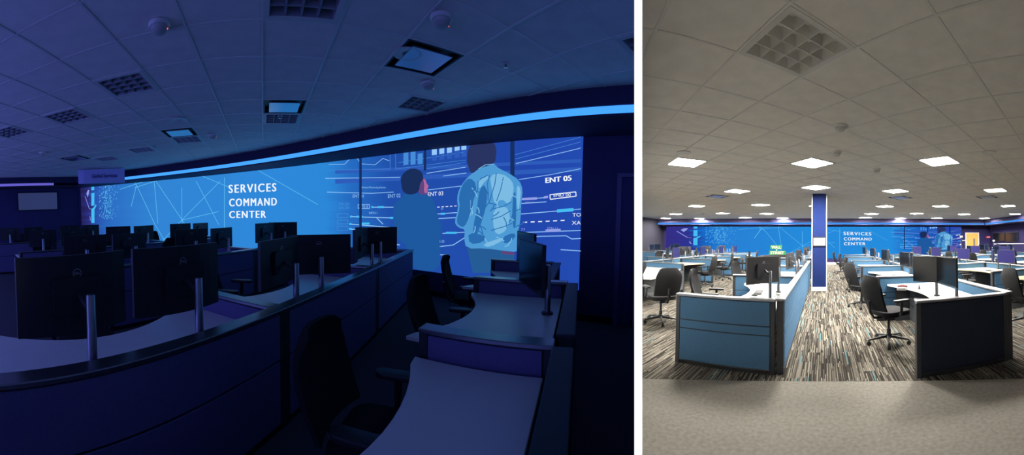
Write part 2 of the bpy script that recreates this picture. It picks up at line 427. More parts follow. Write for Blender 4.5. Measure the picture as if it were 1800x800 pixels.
# left ceiling region: up to soffit face (piecewise tangent planes of the curve)
lp = [plane_from(LEFT), ((1, 0), LX0 + 0.98), ((0, 1), -2.6)]
for X in (-12.5, -10.5, -8.5, -7, -5.5, -4.5, -2.5, -1.0, 0.5, 1.6):
    s = -2 * WK * (X - WX); nv = Vector((-s, 1)).normalized(); p = Vector((X, wall_y(X))) - nv * 0.90
    lp.append(((-nv.x, -nv.y), -(nv.dot(p))))
va = math.radians(-39.2)                              # grid lines of one set run towards column 463
c459 = pz(LEFT, 461, 100, CL)
LC = Ceil(LEFT, CL, 0.61, -va, (c459.x, c459.y), lp, -2.6)
rp = [plane_from(RIGHT), ((0, -1), -(so + 0.03)), ((-1, 0), -(sx + 0.03)), ((1, 0), RXL), ((0, 1), -2.0)]
c0 = pz(RIGHT, 1407, 137, CR)
RC = Ceil(RIGHT, CR, 0.70, math.radians(45), (c0.x, c0.y), rp, -2.0)

def troffer(t, lit, m_l):
    g = t - 0.02; e = 0.045; mb = MB()
    for sx_, sy in ((1, 0), (-1, 0), (0, 1), (0, -1)):
        if sx_: mb.box(sx_ * g / 2 - (e if sx_ > 0 else 0), sx_ * g / 2 + (0 if sx_ > 0 else e), -g / 2, g / 2, -0.004, 0.03)
        else: mb.box(-g / 2 + e, g / 2 - e, sy * g / 2 - (e if sy > 0 else 0), sy * g / 2 + (0 if sy > 0 else e), -0.004, 0.03)
    parts = [P('frame', mb.mesh('troffer_frame', M_LOUVER))]
    a = g / 2 - e; hgt = 0.085 if not lit else 0.012
    for k in range(5):
        x = -a + 2 * a * k / 4
        # wedge-section blades: thin at the bottom, thick at the top
        for ax in (0, 1):
            b = MB(); tb, tt = 0.004, (0.022 if not lit else 0.004)
            v = [(x - tb, -a, 0.002), (x + tb, -a, 0.002), (x + tt, -a, hgt), (x - tt, -a, hgt), (x - tb, a, 0.002), (x + tb, a, 0.002), (x + tt, a, hgt), (x - tt, a, hgt)]
            if ax: v = [(q[1], q[0], q[2]) for q in v]
            b.add(v, [(0, 1, 2, 3), (4, 7, 6, 5), (0, 4, 5, 1), (1, 5, 6, 2), (2, 6, 7, 3), (3, 7, 4, 0)])
            parts.append(P('louver_blade', b.mesh('louver_blade', m_l)))
    parts.append(P('diffuser' if lit else 'reflector', MB().box(-a, a, -a, a, hgt, hgt + 0.01).mesh('diffuser', M_LAMP if lit else M_LOUVER)))
    return parts
def vent(t):
    g = t - 0.02; mb = MB()
    for k in range(4):
        mb.box(-g / 2, g / 2, g / 2 - 0.02, g / 2, 0, 0.03, rot('Z', 90 * k))
    return [P('frame', mb.mesh('vent_frame', M_DARK)), P('recess', MB().box(-g / 2 + 0.02, g / 2 - 0.02, -g / 2 + 0.02, g / 2 - 0.02, 0.06, 0.07).mesh('vent_recess', M_BLACK)),
            P('face_panel', MB().box(-g * 0.36, g * 0.36, -g * 0.36, g * 0.36, -0.012, 0.004).mesh('vent_face', M_VENTP, bevel=0.003))]
def speaker_ring():
    mb = MB(); mb.lathe([(0.11, 0.0), (0.13, -0.004), (0.135, -0.012), (0.125, -0.014), (0.11, -0.008)], 24)
    return [P('rim', mb.mesh('speaker_rim', M_TBAR, smooth=True)), P('grille', MB().lathe([(0.112, 0.0), (0.112, -0.006), (0.05, -0.008)], 24).mesh('speaker_grille', M_TILE))]
def detector():
    return [P('base', MB().lathe([(0.065, 0), (0.065, -0.012), (0.058, -0.02)], 16).mesh('detector_base', M_WHITE, smooth=True)),
            P('sensor', MB().lathe([(0.05, -0.02), (0.05, -0.036), (0.036, -0.052), (0.014, -0.056)], 16).mesh('detector_sensor', mat('grey_plastic', srgb(190, 188, 182), 0.5), smooth=True)),
            P('led', MB().lathe([(0.006, -0.034), (0.004, -0.04)], 6, T(0.048, 0)).mesh('detector_led', M_RED))]
def sprinkler():
    return [P('plate', MB().lathe([(0.04, 0), (0.036, -0.006)], 14).mesh('sprinkler_plate', M_WHITE)), P('head', MB().lathe([(0.012, -0.006), (0.012, -0.03), (0.022, -0.034), (0.022, -0.037)], 10).mesh('sprinkler_head', M_CAP))]
TRO_OFF_L, TRO_OFF_R, TRO_LIT = troffer(0.61, False, M_LOUVER_D), troffer(0.70, False, M_LOUVER), troffer(0.70, True, M_LOUVER)
VENT_L, VENT_R, SPK, DET, SPR = vent(0.61), vent(0.70), speaker_ring(), detector(), sprinkler()
DET = [(a_, b_, Matrix.Scale(1.35, 4) @ c_, d_) for a_, b_, c_, d_ in DET]
def ceil_put(C, proto, x, y, name, label, cat, group, snap=True):
    if snap:
        c = C.at_px(x, y)
        if c in C.used: return None
        C.used.add(c); p = C.centre(c)
    else: p = pz(C.room, x, y, C.z).to_2d()
    return put(proto, name, label, cat, C.room @ T(p.x, p.y, C.z, C.phi), group)
def put_cut(room, proto, name, label, cat, M, group=None):
    """put(), with every mesh trimmed where it meets the partition"""
    n = Vector((math.cos(THP), -math.sin(THP), 0)) * (-1 if room is LEFT else 1)
    root = thing(name, label, cat, M, group)
    for part, me, lm, subs in proto:
        W = (M @ lm); Wi = W.inverted(); me = me.copy(); bm = bmesh.new(); bm.from_mesh(me)
        no = (W.to_3x3().transposed() @ n).normalized()
        bmesh.ops.bisect_plane(bm, geom=bm.verts[:] + bm.edges[:] + bm.faces[:], plane_co=Wi @ (n * (PART_T / 2 + 0.003)), plane_no=-no, clear_outer=True)
        if len(bm.faces): bm.to_mesh(me); link(part, me, root, lm)
        bm.free()
    return root
for x, y in ((525, 14), (242, 132), (110, 197), (42, 235), (722, 172), (490, 218), (350, 248), (260, 267), (190, 278)):
    lb = {490: 'unlit louvred light beside the air vent above the mural lettering', 350: 'unlit louvred light close to the cove beside a small detector', 722: 'unlit louvred light in front of the cove above the mural people', 525: 'unlit louvred light over the large monitors, largest in the blue ceiling'}.get(x)
    ceil_put(LC, TRO_OFF_L, x, y, 'ceiling_light', lb or 'unlit square louvred light in the darker part of the blue ceiling', 'ceiling light', 'unlit louvred lights in the blue ceiling')
cc = LC.at_px(1104, 92); LC.used.add(cc); cc = LC.centre(cc)
put_cut(LEFT, TRO_OFF_L, 'ceiling_light', 'unlit louvred ceiling light trimmed by the white dividing wall', 'ceiling light', LEFT @ T(cc.x, cc.y, CL, LC.phi))
for x, y in ((812, 97), (497, 180), (290, 236), (120, 280)):
    ceil_put(LC, VENT_L, x, y, 'air_vent', 'square ceiling air vent with a smooth panel in the dark blue-lit room', 'vent', 'air vents in the blue ceiling')
for x, y in ((716, 93), (315, 210), (180, 250)):
    ceil_put(LC, SPK, x, y, 'ceiling_speaker', 'round ceiling speaker with a pale rim in the dark blue-lit room', 'speaker', 'round speakers in the blue ceiling', False)
for x, y in ((776, 30), (753, 146), (374, 237), (280, 42), (75, 268)):
    ceil_put(LC, DET, x, y, 'smoke_detector', 'round smoke detector on the blue-lit ceiling', 'smoke detector', 'detectors on the blue ceiling', False)
for x, y in ((889, 113), (492, 204), (272, 256)):
    ceil_put(LC, SPR, x, y, 'sprinkler', 'tiny sprinkler head in the blue-lit ceiling', 'sprinkler', 'sprinklers in the blue ceiling', False)
ceil_put(RC, TRO_OFF_R, 1388, 62, 'ceiling_light', 'switched-off square white louvred ceiling light in the bright ceiling', 'ceiling light', None)
rows_px = [(281, (1187, 1428, 1669)), (337, (1140, 1285, 1437, 1578, 1737)), (362, (1223, 1333, 1441, 1550, 1659, 1768)),
           (376, (1187, 1272, 1358, 1447, 1530, 1615, 1700, 1785)), (384, (1167, 1234, 1304, 1375, 1447, 1516, 1586, 1655, 1726))]
for kr, (y, xs) in enumerate(rows_px):
    for x in xs:
        p = pz(RIGHT, x, y - (5 if x == 1437 else 0), CR)
        if p.y > so - 0.5: p = Vector((p.x * (so - 0.8) / p.y, so - 0.8, CR))
        c = RC.cell(p.x, p.y)
        if c in RC.used or inside(RIGHT, (p.x, p.y, CR)) < 0.5: continue
        RC.used.add(c); q = RC.centre(c)
        put(TRO_LIT, 'ceiling_light', 'lit square louvred light, %s row of lights from the mural' % ORD[4 - kr], 'ceiling light', RIGHT @ T(q.x, q.y, CR, RC.phi), 'lit ceiling lights, %s row from the mural' % ORD[4 - kr])
for x, y in ((1262, 347), (1573, 347), (1750, 346)):
    ceil_put(RC, VENT_R, x, y, 'air_vent', 'square air vent in the bright white ceiling', 'vent', 'air vents in the bright ceiling')
for x, y in ((1202, 268), (1739, 268), (1465, 317), (1707, 317)):
    ceil_put(RC, SPK, x, y, 'ceiling_speaker', 'round white speaker in the bright ceiling', 'speaker', 'round speakers in the bright ceiling', False)
for x, y in ((1477, 221), (1471, 267), (1541, 297), (1236, 375)):
    ceil_put(RC, DET, x, y, 'smoke_detector', 'small round detector on the bright white ceiling', 'smoke detector', 'detectors on the bright ceiling', False)
pa, pb = part_line(LEFT, -3.0, z=CL), part_line(LEFT, 5.6, z=CL)
LC.build('ceiling', [(LX0, -2.7), (pa.x, pa.y), (pb.x, pb.y), (-1, 6.8), (-6.3, 7), (LX0, 5.6)])
qa, qb = part_line(RIGHT, -2.6, z=CR), part_line(RIGHT, 27.0, z=CR)
RC.build('ceiling', [(qa.x, qa.y), (RXR, -2.2), (RXR, RD), (qb.x, qb.y)])

# ------------------------------------------------------------------ furniture prototypes
PH = 0.90                                             # partition height
_pan = {}
def panel_proto(L_, style):
    """low office partition running along +Y, 0..L, centred on X=0"""
    key = (round(L_, 3), style)
    if key in _pan: return _pan[key]
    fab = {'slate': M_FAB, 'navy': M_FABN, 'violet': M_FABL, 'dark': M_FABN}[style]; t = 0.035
    parts = [P('core', MB().box(-t + 0.004, t - 0.004, 0.012, L_ - 0.012, 0.03, PH - 0.03).mesh('panel_core', M_DARK)),
             P('top_cap', MB().box(-t - 0.022, t + 0.022, 0, L_, PH - 0.028, PH).mesh('panel_cap', M_DARK if style == 'dark' else M_CAP, bevel=0.005, seg=1)),
             P('plinth', MB().box(-t + 0.002, t - 0.002, 0.01, L_ - 0.01, 0.003, 0.05).mesh('panel_plinth', M_BLACK))]
    for y in (0.028, L_ - 0.028):
        parts.append(P('post', MB().box(-t - 0.006, t + 0.006, y - 0.028, y + 0.028, 0.003, PH - 0.03).mesh('panel_post', M_DARK, bevel=0.003, seg=1)))
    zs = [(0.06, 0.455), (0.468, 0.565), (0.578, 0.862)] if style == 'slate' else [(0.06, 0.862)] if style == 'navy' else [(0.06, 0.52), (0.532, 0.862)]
    for sgn in (-1, 1):
        for a, b in zs:
            parts.append(P('fabric_tile', MB().box(min(sgn * t, sgn * (t + 0.012)), max(sgn * t, sgn * (t + 0.012)), 0.062, L_ - 0.062, a, b).mesh('fabric_tile', fab, bevel=0.004, seg=1)))
    if style == 'slate':
        for sgn in (-1, 1):
            parts.append(P('trim_rail', MB().box(min(sgn * t, sgn * (t + 0.012)), max(sgn * t, sgn * (t + 0.012)), 0.062, L_ - 0.062, 0.05, 0.058).mesh('trim_rail', M_CAP)))
    _pan[key] = parts
    return parts
_desk = {}
def desk_proto(L_, m_top, depth=1.18, mid=0.70, ped=True):
    key = (round(L_, 3), m_top.name, depth, mid, ped)
    if key in _desk: return _desk[key]
    pts = [(0.05, 0.05), (0.05, L_ - 0.05)]
    n = 16
    for k in range(n + 1):
        y = L_ - 0.05 - (L_ - 0.10) * k / n; u = abs(2 * y / L_ - 1)
        pts.append((mid + (depth - mid) * (u ** 2.0) * (1 - 0.25 * max(0, u - 0.85) / 0.15), y))
    parts = [P('worktop', MB().prism(pts, 0.705, 0.735).mesh('worktop', m_top, bevel=0.004, seg=1)),
             P('side_panel', MB().box(0.06, depth - 0.28, 0.07, 0.09, 0.003, 0.705).mesh('side_panel', M_PED)),
             P('side_panel', MB().box(0.06, depth - 0.28, L_ - 0.09, L_ - 0.07, 0.003, 0.705).mesh('side_panel', M_PED))]
    if ped:
        dr = []
        for z0, z1 in ((0.05, 0.33), (0.34, 0.5), (0.51, 0.66)):
            dr.append(('drawer', MB().box(0.60, 0.618, 0.13, 0.49, z0, z1).mesh('drawer', M_PED, bevel=0.004, seg=1), Matrix.Identity(4)))
            dr.append(('drawer_handle', MB().box(0.618, 0.632, 0.24, 0.38, z1 - 0.045, z1 - 0.03).mesh('drawer_handle', M_CAP), Matrix.Identity(4)))
        parts.append(P('pedestal', MB().box(0.12, 0.60, 0.12, 0.50, 0.003, 0.67).mesh('pedestal', M_PED, bevel=0.004, seg=1), None, dr))
    _desk[key] = parts
    return parts
# monitor: origin = foot of its pole on the desk; screen faces +X, back faces -X
def monitor_proto(m_scr, wd=0.61, ht=0.37, reach=0.17, zc=0.40, pole_h=0.40, bend=0.0, yo=0.0, curved=False):
    R = T(0, yo, 0, math.radians(bend)); parts = []
    n = 7 if curved else 1; mb = MB(); sc = MB()
    Rc = 1.1
    for k in range(n):
        y0 = -wd / 2 + wd * k / n; y1 = -wd / 2 + wd * (k + 1) / n
        f = (lambda y: (Rc - math.sqrt(Rc * Rc - y * y)) if curved else 0.0)
        a, b = f(y0), f(y1)
        mb.add([(reach + a, y0, zc - ht / 2), (reach + b, y1, zc - ht / 2), (reach + b, y1, zc + ht / 2), (reach + a, y0, zc + ht / 2),
                (reach + a - 0.028, y0, zc - ht / 2), (reach + b - 0.028, y1, zc - ht / 2), (reach + b - 0.028, y1, zc + ht / 2), (reach + a - 0.028, y0, zc + ht / 2)],
               [(0, 1, 2, 3), (7, 6, 5, 4), (0, 4, 5, 1), (3, 2, 6, 7)] + ([(0, 3, 7, 4)] if k == 0 else []) + ([(1, 5, 6, 2)] if k == n - 1 else []))
        e = 0.008; ya = y0 + (e if k == 0 else 0); yb = y1 - (e if k == n - 1 else 0)
        sc.add([(reach + f(ya) + 0.0015, ya, zc - ht / 2 + 0.02), (reach + f(yb) + 0.0015, yb, zc - ht / 2 + 0.02), (reach + f(yb) + 0.0015, yb, zc + ht / 2 - e), (reach + f(ya) + 0.0015, ya, zc + ht / 2 - e)], [(0, 1, 2, 3)])
    # thicker central back bulge
    bulge = MB().prism([(p[0], p[1]) for p in rrect(0.30, 0.20, 0.03)], 0, 0.03, Matrix.Translation((reach - 0.026, 0, zc)) @ rot('Y', -90) @ rot('Z', 90)).mesh('bulge', M_HOUSE)
    # round maker's badge: a ring with letters
    ring = MB(); nn = 20; ro, ri = 0.026, 0.0225
    vs = []
    for k in range(nn):
        a = 2 * PI * k / nn
        vs += [(-0.0015, math.cos(a) * ro, math.sin(a) * ro), (-0.0015, math.cos(a) * ri, math.sin(a) * ri)]
    ring.add(vs, [(2 * k, 2 * ((k + 1) % nn), 2 * ((k + 1) % nn) + 1, 2 * k + 1) for k in range(nn)])
    tv, tf = text_polys('DELL', bold=0.02)
    ring.add([(-0.0015, 0.017 - p[0] * 0.034, -0.006 + p[1] * 0.012) for p in tv], tf)
    MBADGE = mat('badge_silver', srgb(190, 192, 198), 0.3, metal=0.4)
    ring = ring.mesh('badge', MBADGE)
    hs = mb.mesh('monitor_housing', M_HOUSE)
    parts.append(P('housing', hs, R, [('badge', ring, Matrix.Translation((reach - 0.029, 0, zc + ht * 0.27))), ('back_cover', bulge, Matrix.Identity(4))]))
    parts.append(P('screen', sc.mesh('monitor_screen', m_scr), R))
    parts.append(P('pole', MB().lathe([(0.026, 0), (0.026, pole_h), (0.022, pole_h + 0.006)], 12).mesh('pole', M_CAP, smooth=True)))
    parts.append(P('foot', MB().lathe([(0.05, 0), (0.05, 0.014), (0.045, 0.018)], 14).mesh('pole_foot', M_DARK)))
    parts.append(P('arm', MB().tube([(0, 0, zc - 0.04), (0.05, yo * 0.5, zc - 0.04), tuple(R @ Vector((reach - 0.055, 0, zc)))], 0.016, 6).mesh('monitor_arm', M_DARK)))
    return parts
MON = monitor_proto(M_SCREEN, bend=8); MON2 = monitor_proto(M_SCREEN, bend=-10, zc=0.41)
MONV = monitor_proto(M_SCREEN_REFL, bend=10); MONV2 = monitor_proto(M_SCREEN_REFL, bend=-14)
MONN = monitor_proto(M_SCREEN, wd=0.66, ht=0.40, zc=0.43, pole_h=0.42)
MONBIG = monitor_proto(M_SCREEN, wd=0.67, ht=0.44, zc=0.43, pole_h=0.46, reach=0.2, curved=True)

def chair_proto(far=False):
    parts = []
    # backrest: curved, tapering plate, leaning back; chair faces +X
    rows = 7; cols = 7; mb = MB()
    def bp(i, j, d):
        u = -1 + 2 * j / (cols - 1); v = i / (rows - 1)
        wv = 0.235 + 0.02 * math.sin(PI * v) - 0.06 * max(0, v - 0.8) / 0.2 * abs(u) ** 3
        z = 0.52 + 0.50 * v - 0.03 * abs(u) ** 4 * (1 if v > 0.8 else 0)
        x = -0.24 - 0.13 * v - 0.03 * math.sin(PI * v) + 0.05 * u * u + (0.03 if v > 0.95 else 0) - d
        return (x, u * wv, z)
    fr = [bp(i, j, 0) for i in range(rows) for j in range(cols)]; bk = [bp(i, j, 0.032) for i in range(rows) for j in range(cols)]
    N_ = rows * cols; f = []
    for i in range(rows - 1):
        for j in range(cols - 1):
            a = i * cols + j; f += [(a, a + 1, a + cols + 1, a + cols), (N_ + a, N_ + a + cols, N_ + a + cols + 1, N_ + a + 1)]
    per = [j for j in range(cols)] + [i * cols + cols - 1 for i in range(1, rows)] + [(rows - 1) * cols + j for j in range(cols - 2, -1, -1)] + [i * cols for i in range(rows - 2, 0, -1)]
    for a, b in zip(per, per[1:] + per[:1]): f.append((a, N_ + a, N_ + b, b))
    parts.append(P('backrest', MB().add(fr + bk, f).mesh('chair_back', M_MESH, smooth=True)))
    st = MB().prism([(p[0], p[1]) for p in rrect(0.48, 0.49, 0.11, 5)], 0.43, 0.50).mesh('chair_seat', M_MESH, bevel=0.015, smooth=True)
    parts.append(P('seat', st, T(0.03, 0)))
    leg = MB(); leg.add([(0.02, -0.022, 0.09), (0.02, 0.022, 0.09), (0.02, 0.022, 0.13), (0.02, -0.022, 0.13), (0.31, -0.014, 0.065), (0.31, 0.014, 0.065), (0.31, 0.014, 0.088), (0.31, -0.014, 0.088)],
                        [(0, 3, 2, 1), (4, 5, 6, 7), (0, 1, 5, 4), (1, 2, 6, 5), (2, 3, 7, 6), (3, 0, 4, 7)])
    caster = MB().lathe([(0.03, -0.024), (0.032, -0.012), (0.032, 0.012), (0.03, 0.024)], 12, Matrix.Translation((0.31, 0, 0.033)) @ rot('X', 90)).box(0.295, 0.325, -0.012, 0.012, 0.04, 0.075)
    if far:
        b = MB()
        for k in range(5): b.add([rot('Z', 72 * k + 18) @ Vector(q) for q in leg.v], leg.f); b.add([rot('Z', 72 * k + 18) @ Vector(q) for q in caster.v], caster.f)
        b.lathe([(0.03, 0.1), (0.03, 0.43)], 8)
        parts.append(P('base', b.mesh('chair_base', M_BLACK)))
        for s_ in (-1, 1):
            a = MB().prism([(-0.12, s_ * 0.24), (0.14, s_ * 0.24), (0.14, s_ * 0.30), (-0.12, s_ * 0.30)], 0.64, 0.67).prism([(-0.03, s_ * 0.25), (0.02, s_ * 0.25), (0.02, s_ * 0.29), (-0.03, s_ * 0.29)], 0.45, 0.64)
            parts.append(P('armrest', a.mesh('armrest', M_BLACK)))
        return parts
    pad = MB().prism([(p[0], p[1]) for p in rrect(0.27, 0.085, 0.04, 4)], 0.645, 0.675).mesh('arm_pad', M_BLACK, bevel=0.01, smooth=True)
    post = MB().tube([(0.0, -0.10, 0.44), (0.0, -0.01, 0.47), (0.0, 0.0, 0.52), (0.0, 0.0, 0.645)], 0.022, 8).mesh('arm_post', M_BLACK, smooth=True)
    post2 = MB().tube([(0.0, 0.10, 0.44), (0.0, 0.01, 0.47), (0.0, 0.0, 0.52), (0.0, 0.0, 0.645)], 0.022, 8).mesh('arm_post', M_BLACK, smooth=True)
    parts.append(P('armrest', pad, T(0.02, 0.285), [('arm_post', post, Matrix.Identity(4))]))
    parts.append(P('armrest', pad, T(0.02, -0.285), [('arm_post', post2, Matrix.Identity(4))]))
    parts.append(P('back_support', MB().tube([(-0.10, 0, 0.40), (-0.26, 0, 0.41), (-0.33, 0, 0.50), (-0.355, 0, 0.66)], 0.028, 8, 0.7).mesh('back_support', M_BLACK, smooth=True)))
    parts.append(P('mechanism', MB().box(-0.14, 0.12, -0.09, 0.09, 0.37, 0.432).mesh('mechanism', M_BLACK, bevel=0.01)))
    parts.append(P('gas_lift', MB().lathe([(0.032, 0.08), (0.032, 0.22), (0.02, 0.22), (0.02, 0.38)], 12).mesh('gas_lift', M_DARK, smooth=True)))
    parts.append(P('hub', MB().lathe([(0.05, 0.085), (0.045, 0.14), (0.03, 0.15)], 12).mesh('base_hub', M_BLACK)))
    lm = leg.mesh('base_leg', M_BLACK, bevel=0.006, seg=1); cm = caster.mesh('caster', M_BLACK)
    for k in range(5):
        parts.append(P('base_leg', lm, rot('Z', 72 * k + 18), [('caster', cm, Matrix.Identity(4))]))
    return parts
CHAIR, CHAIR_F = chair_proto(), chair_proto(True)
CHAIR_T = list(CHAIR)
SC107 = Matrix.Scale(1.06, 4)
for _p in (CHAIR, CHAIR_F): _p[:] = [(a_, b_, SC107 @ c_, d_) for a_, b_, c_, d_ in _p]
def keyboard_proto():
    ks = []
    km = MB().box(-0.008, 0.008, -0.008, 0.008, 0.016, 0.022).mesh('key', M_BLACK, bevel=0.002, seg=1)
    b = MB().box(-0.065, 0.065, -0.22, 0.22, 0.002, 0.017).mesh('keyboard_body', M_DARK, bevel=0.004)
    keys = MB()
    for r in range(5):
        for c in range(21):
            x = -0.048 + r * 0.024; y = -0.205 + c * 0.0205; keys.box(x - 0.009, x + 0.009, y - 0.008, y + 0.008, 0.017, 0.022)
    return [P('keyboard_body', b), P('keys', keys.mesh('keys', M_BLACK))]
KEYB = keyboard_proto()
MOUSE = [P('mouse_body', MB().lathe([(0.03, 0.002), (0.033, 0.012), (0.024, 0.028), (0.01, 0.034)], 14, Matrix.Diagonal((1.6, 1, 1, 1))).mesh('mouse_body', M_BLACK, smooth=True)),
         P('scroll_wheel', MB().lathe([(0.008, -0.004), (0.008, 0.004)], 8, Matrix.Translation((-0.026, 0, 0.03)) @ rot('X', 90)).mesh('scroll_wheel', M_DARK))]

# ------------------------------------------------------------------ a row of workstations
def row(room, sx_, users, y0, n, pitch, style, words, top=M_WTOP, far_y=13.0, width=1.35, mons=None, skip_chair=(), chair_dx=1.42, front=True, frontstyle=None, chair_jit=0.25):
    """spine at x=sx_, users on side `users` (+1/-1), n cells from y0 on"""
    g = lambda k: '%s, %s' % (k, words)
    cn = {'slate': 'slate blue', 'violet': 'dark violet', 'navy': 'dark navy'}
    for i in range(n):
        ya = y0 + i * pitch
        fr = T(sx_, ya, 0, 0) if users > 0 else T(sx_, ya + pitch, 0, PI)
        far = ya > far_y
        wh = '%s from the mural, %s' % (ORD[n - 1 - i], words)
        put(panel_proto(pitch, style), 'partition_panel', '%s back panel %s' % (cn[style], wh), 'partition', room @ fr)
        put(desk_proto(pitch, top), 'desk', '%s desk %s' % ('maple-topped' if top is M_BEIGE else 'white-topped', wh), 'desk', room @ fr @ T(0.03, 0))
        mm = (mons or {}).get(i, [(0.11, pitch / 2 - 0.38, MON, 0), (0.11, pitch / 2 + 0.38, MON2, 0)])
        for mx, my, pr, rz in mm:
            put(pr, 'monitor', 'black monitor, desk %s' % wh, 'monitor', room @ fr @ T(mx, my, 0.7365, math.radians(rz)), g('monitors'))
        if i not in skip_chair:
            put(CHAIR_F if far else CHAIR, 'office_chair', 'black office chair, desk %s' % wh, 'chair',
                room @ fr @ T(chair_dx + random.uniform(-0.12, 0.12), pitch / 2 + random.uniform(-chair_jit, chair_jit), 0.003, PI + random.uniform(-0.5, 0.5)), g('office chairs'))
        if not far and not style == 'violet':
            put(KEYB, 'keyboard', 'black keyboard on the desk %s' % wh, 'keyboard', room @ fr @ (T(0.92, 2.10, 0.7365, 0.7) if frontstyle and i == 0 else T(0.56, pitch / 2 - 0.1, 0.7365, 0.1)), g('keyboards'))
            put(MOUSE, 'computer_mouse', 'black mouse on the desk %s' % wh, 'mouse', room @ fr @ (T(1.04, 2.44, 0.7365, 0.6) if frontstyle and i == 0 else T(0.56, pitch / 2 + (-0.42 if users > 0 else 0.24), 0.7365, 0)), g('mice'))
    for i in range(0 if front else 1, n + 1):
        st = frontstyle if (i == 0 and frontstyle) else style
        ya = y0 + i * pitch
        M = T(sx_ + users * 0.06, ya, 0, -PI / 2 * users)
        lab_ = ('%s end panel facing the plain carpet, %s' % (cn[st], words)) if i == 0 else ('%s divider %s from the mural, %s' % (cn[st], ORD[n - i], words))
        put(panel_proto(width, st), 'partition_panel', lab_, 'partition', room @ M)

# --- bright room rows
row(RIGHT, -0.52, -1, 4.02, 3, 2.75, 'slate', 'row in line with the blue column', width=1.30, chair_dx=1.45, mons={0: [(0.26, 1.92, MONN, -36), (0.24, 1.16, MONN, -22)]})
row(RIGHT, -0.55, -1, 14.3, 2, 2.75, 'slate', 'row behind the blue column', width=1.30)
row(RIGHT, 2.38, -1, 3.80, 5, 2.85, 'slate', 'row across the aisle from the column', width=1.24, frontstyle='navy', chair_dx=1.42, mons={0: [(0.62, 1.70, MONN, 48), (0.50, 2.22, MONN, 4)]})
row(RIGHT, 5.05, -1, 3.70, 5, 2.85, 'slate', 'maple row second from the column aisle', top=M_BEIGE, front=False, mons={k: [(0.12, 1.6, MONV, 10), (0.12, 0.95, MONV2, -10)] for k in range(5)})
row(RIGHT, 7.75, -1, 8.2, 4, 2.85, 'slate', 'row third from the column aisle', mons={k: [(0.12, 1.6, MONV, 10), (0.12, 0.95, MON, -10)] for k in range(4)})
row(RIGHT, 10.4, -1, 12.0, 3, 2.85, 'slate', 'outer row by the wall televisions')
row(RIGHT, -5.5, 1, 9.15, 4, 2.75, 'slate', 'maple row facing the column row', top=M_BEIGE, mons={k: [(0.12, 1.1, MON, 10), (0.12, 1.8, MONV, -10)] for k in range(4)})
row(RIGHT, -5.64, -1, 12.0, 3, 2.75, 'slate', 'row backing onto the maple desks')
row(RIGHT, -10.1, 1, 16.2, 2, 2.75, 'slate', 'row by the dark wall')

dk = thing('desk', 'white-topped desk running up to the white dividing wall', 'desk', RIGHT)
link('worktop', MB().prism([(-4.16, 9.08), (-5.35, 9.08), (-4.22, 7.0), (-3.82, 6.35), (-3.66, 6.40), (-3.72, 7.2), (-3.92, 8.2)], 0.705, 0.735).mesh('worktop', M_WTOP), dk)
link('side_panel', MB().box(-5.2, -4.2, 9.02, 9.05, 0.003, 0.705).mesh('side_panel', M_PED), dk)
link('modesty_panel', MB().prism([(-4.30, 7.2), (-4.27, 7.18), (-4.0, 8.9), (-4.03, 8.92)], 0.15, 0.705).mesh('modesty_panel', M_PED), dk)
put(CHAIR, 'office_chair', 'black office chair at the desk against the white dividing wall', 'chair', RIGHT @ T(-3.02, 5.70, 0.003, 2.5))

# ------------------------------------------------------------------ bright room: column, notice, sign, door, televisions, small things
cp = pz(RIGHT, 1440, 512, 0.0); cw = 0.235
root = thing('column', 'square blue column with white corner trims rising to the ceiling', 'column', RIGHT @ T(cp.x, cp.y + cw, 0.003))
link('shaft', MB().box(-cw, cw, -cw, cw, 0.12, CR + 0.03).mesh('shaft', M_COLB), root)
link('plinth', MB().box(-cw - 0.02, cw + 0.02, -cw - 0.02, cw + 0.02, 0, 0.13).mesh('plinth', M_WHITE, bevel=0.006), root)
for sx_ in (-1, 1):
    for sy in (-1, 1):
        link('corner_trim', MB().box(sx_ * cw - 0.012, sx_ * cw + 0.012, sy * cw - 0.012, sy * cw + 0.012, 0.13, CR).mesh('corner_trim', M_WHITE), root)
ny = cp.y - 0.012
a = pline_y(RIGHT, 1428.5, 416.5, ny); b = pline_y(RIGHT, 1452, 433, ny)
root = thing('framed_notice', 'white printed notice in a black frame hung on the blue column', 'notice', RIGHT @ T((a.x + b.x) / 2, ny, (a.z + b.z) / 2))
hw, hh = (b.x - a.x) / 2, (a.z - b.z) / 2
mb = MB().box(-hw, hw, -0.02, 0.004, hh - 0.03, hh).box(-hw, hw, -0.02, 0.004, -hh, -hh + 0.03).box(-hw, -hw + 0.03, -0.02, 0.004, -hh + 0.03, hh - 0.03).box(hw - 0.03, hw, -0.02, 0.004, -hh + 0.03, hh - 0.03)
link('frame', mb.mesh('notice_frame', M_BLACK), root)
link('sheet', MB().box(-hw + 0.03, hw - 0.03, -0.006, 0.0, -hh + 0.03, hh - 0.03).mesh('sheet', M_WPAINT), root)
mb = MB(); rr = random.Random(3)
for k in range(26):
    x = rr.uniform(-hw + 0.06, hw - 0.14); z = rr.uniform(-hh + 0.05, hh - 0.07); mb.box(x, x + rr.uniform(0.015, 0.06), -0.0075, -0.006, z, z + rr.choice((0.006, 0.006, 0.02)))
tag(link('print', mb.mesh('print', mat('ink', srgb(90, 90, 92), 0.8)), root), None, None, None, 'stuff')
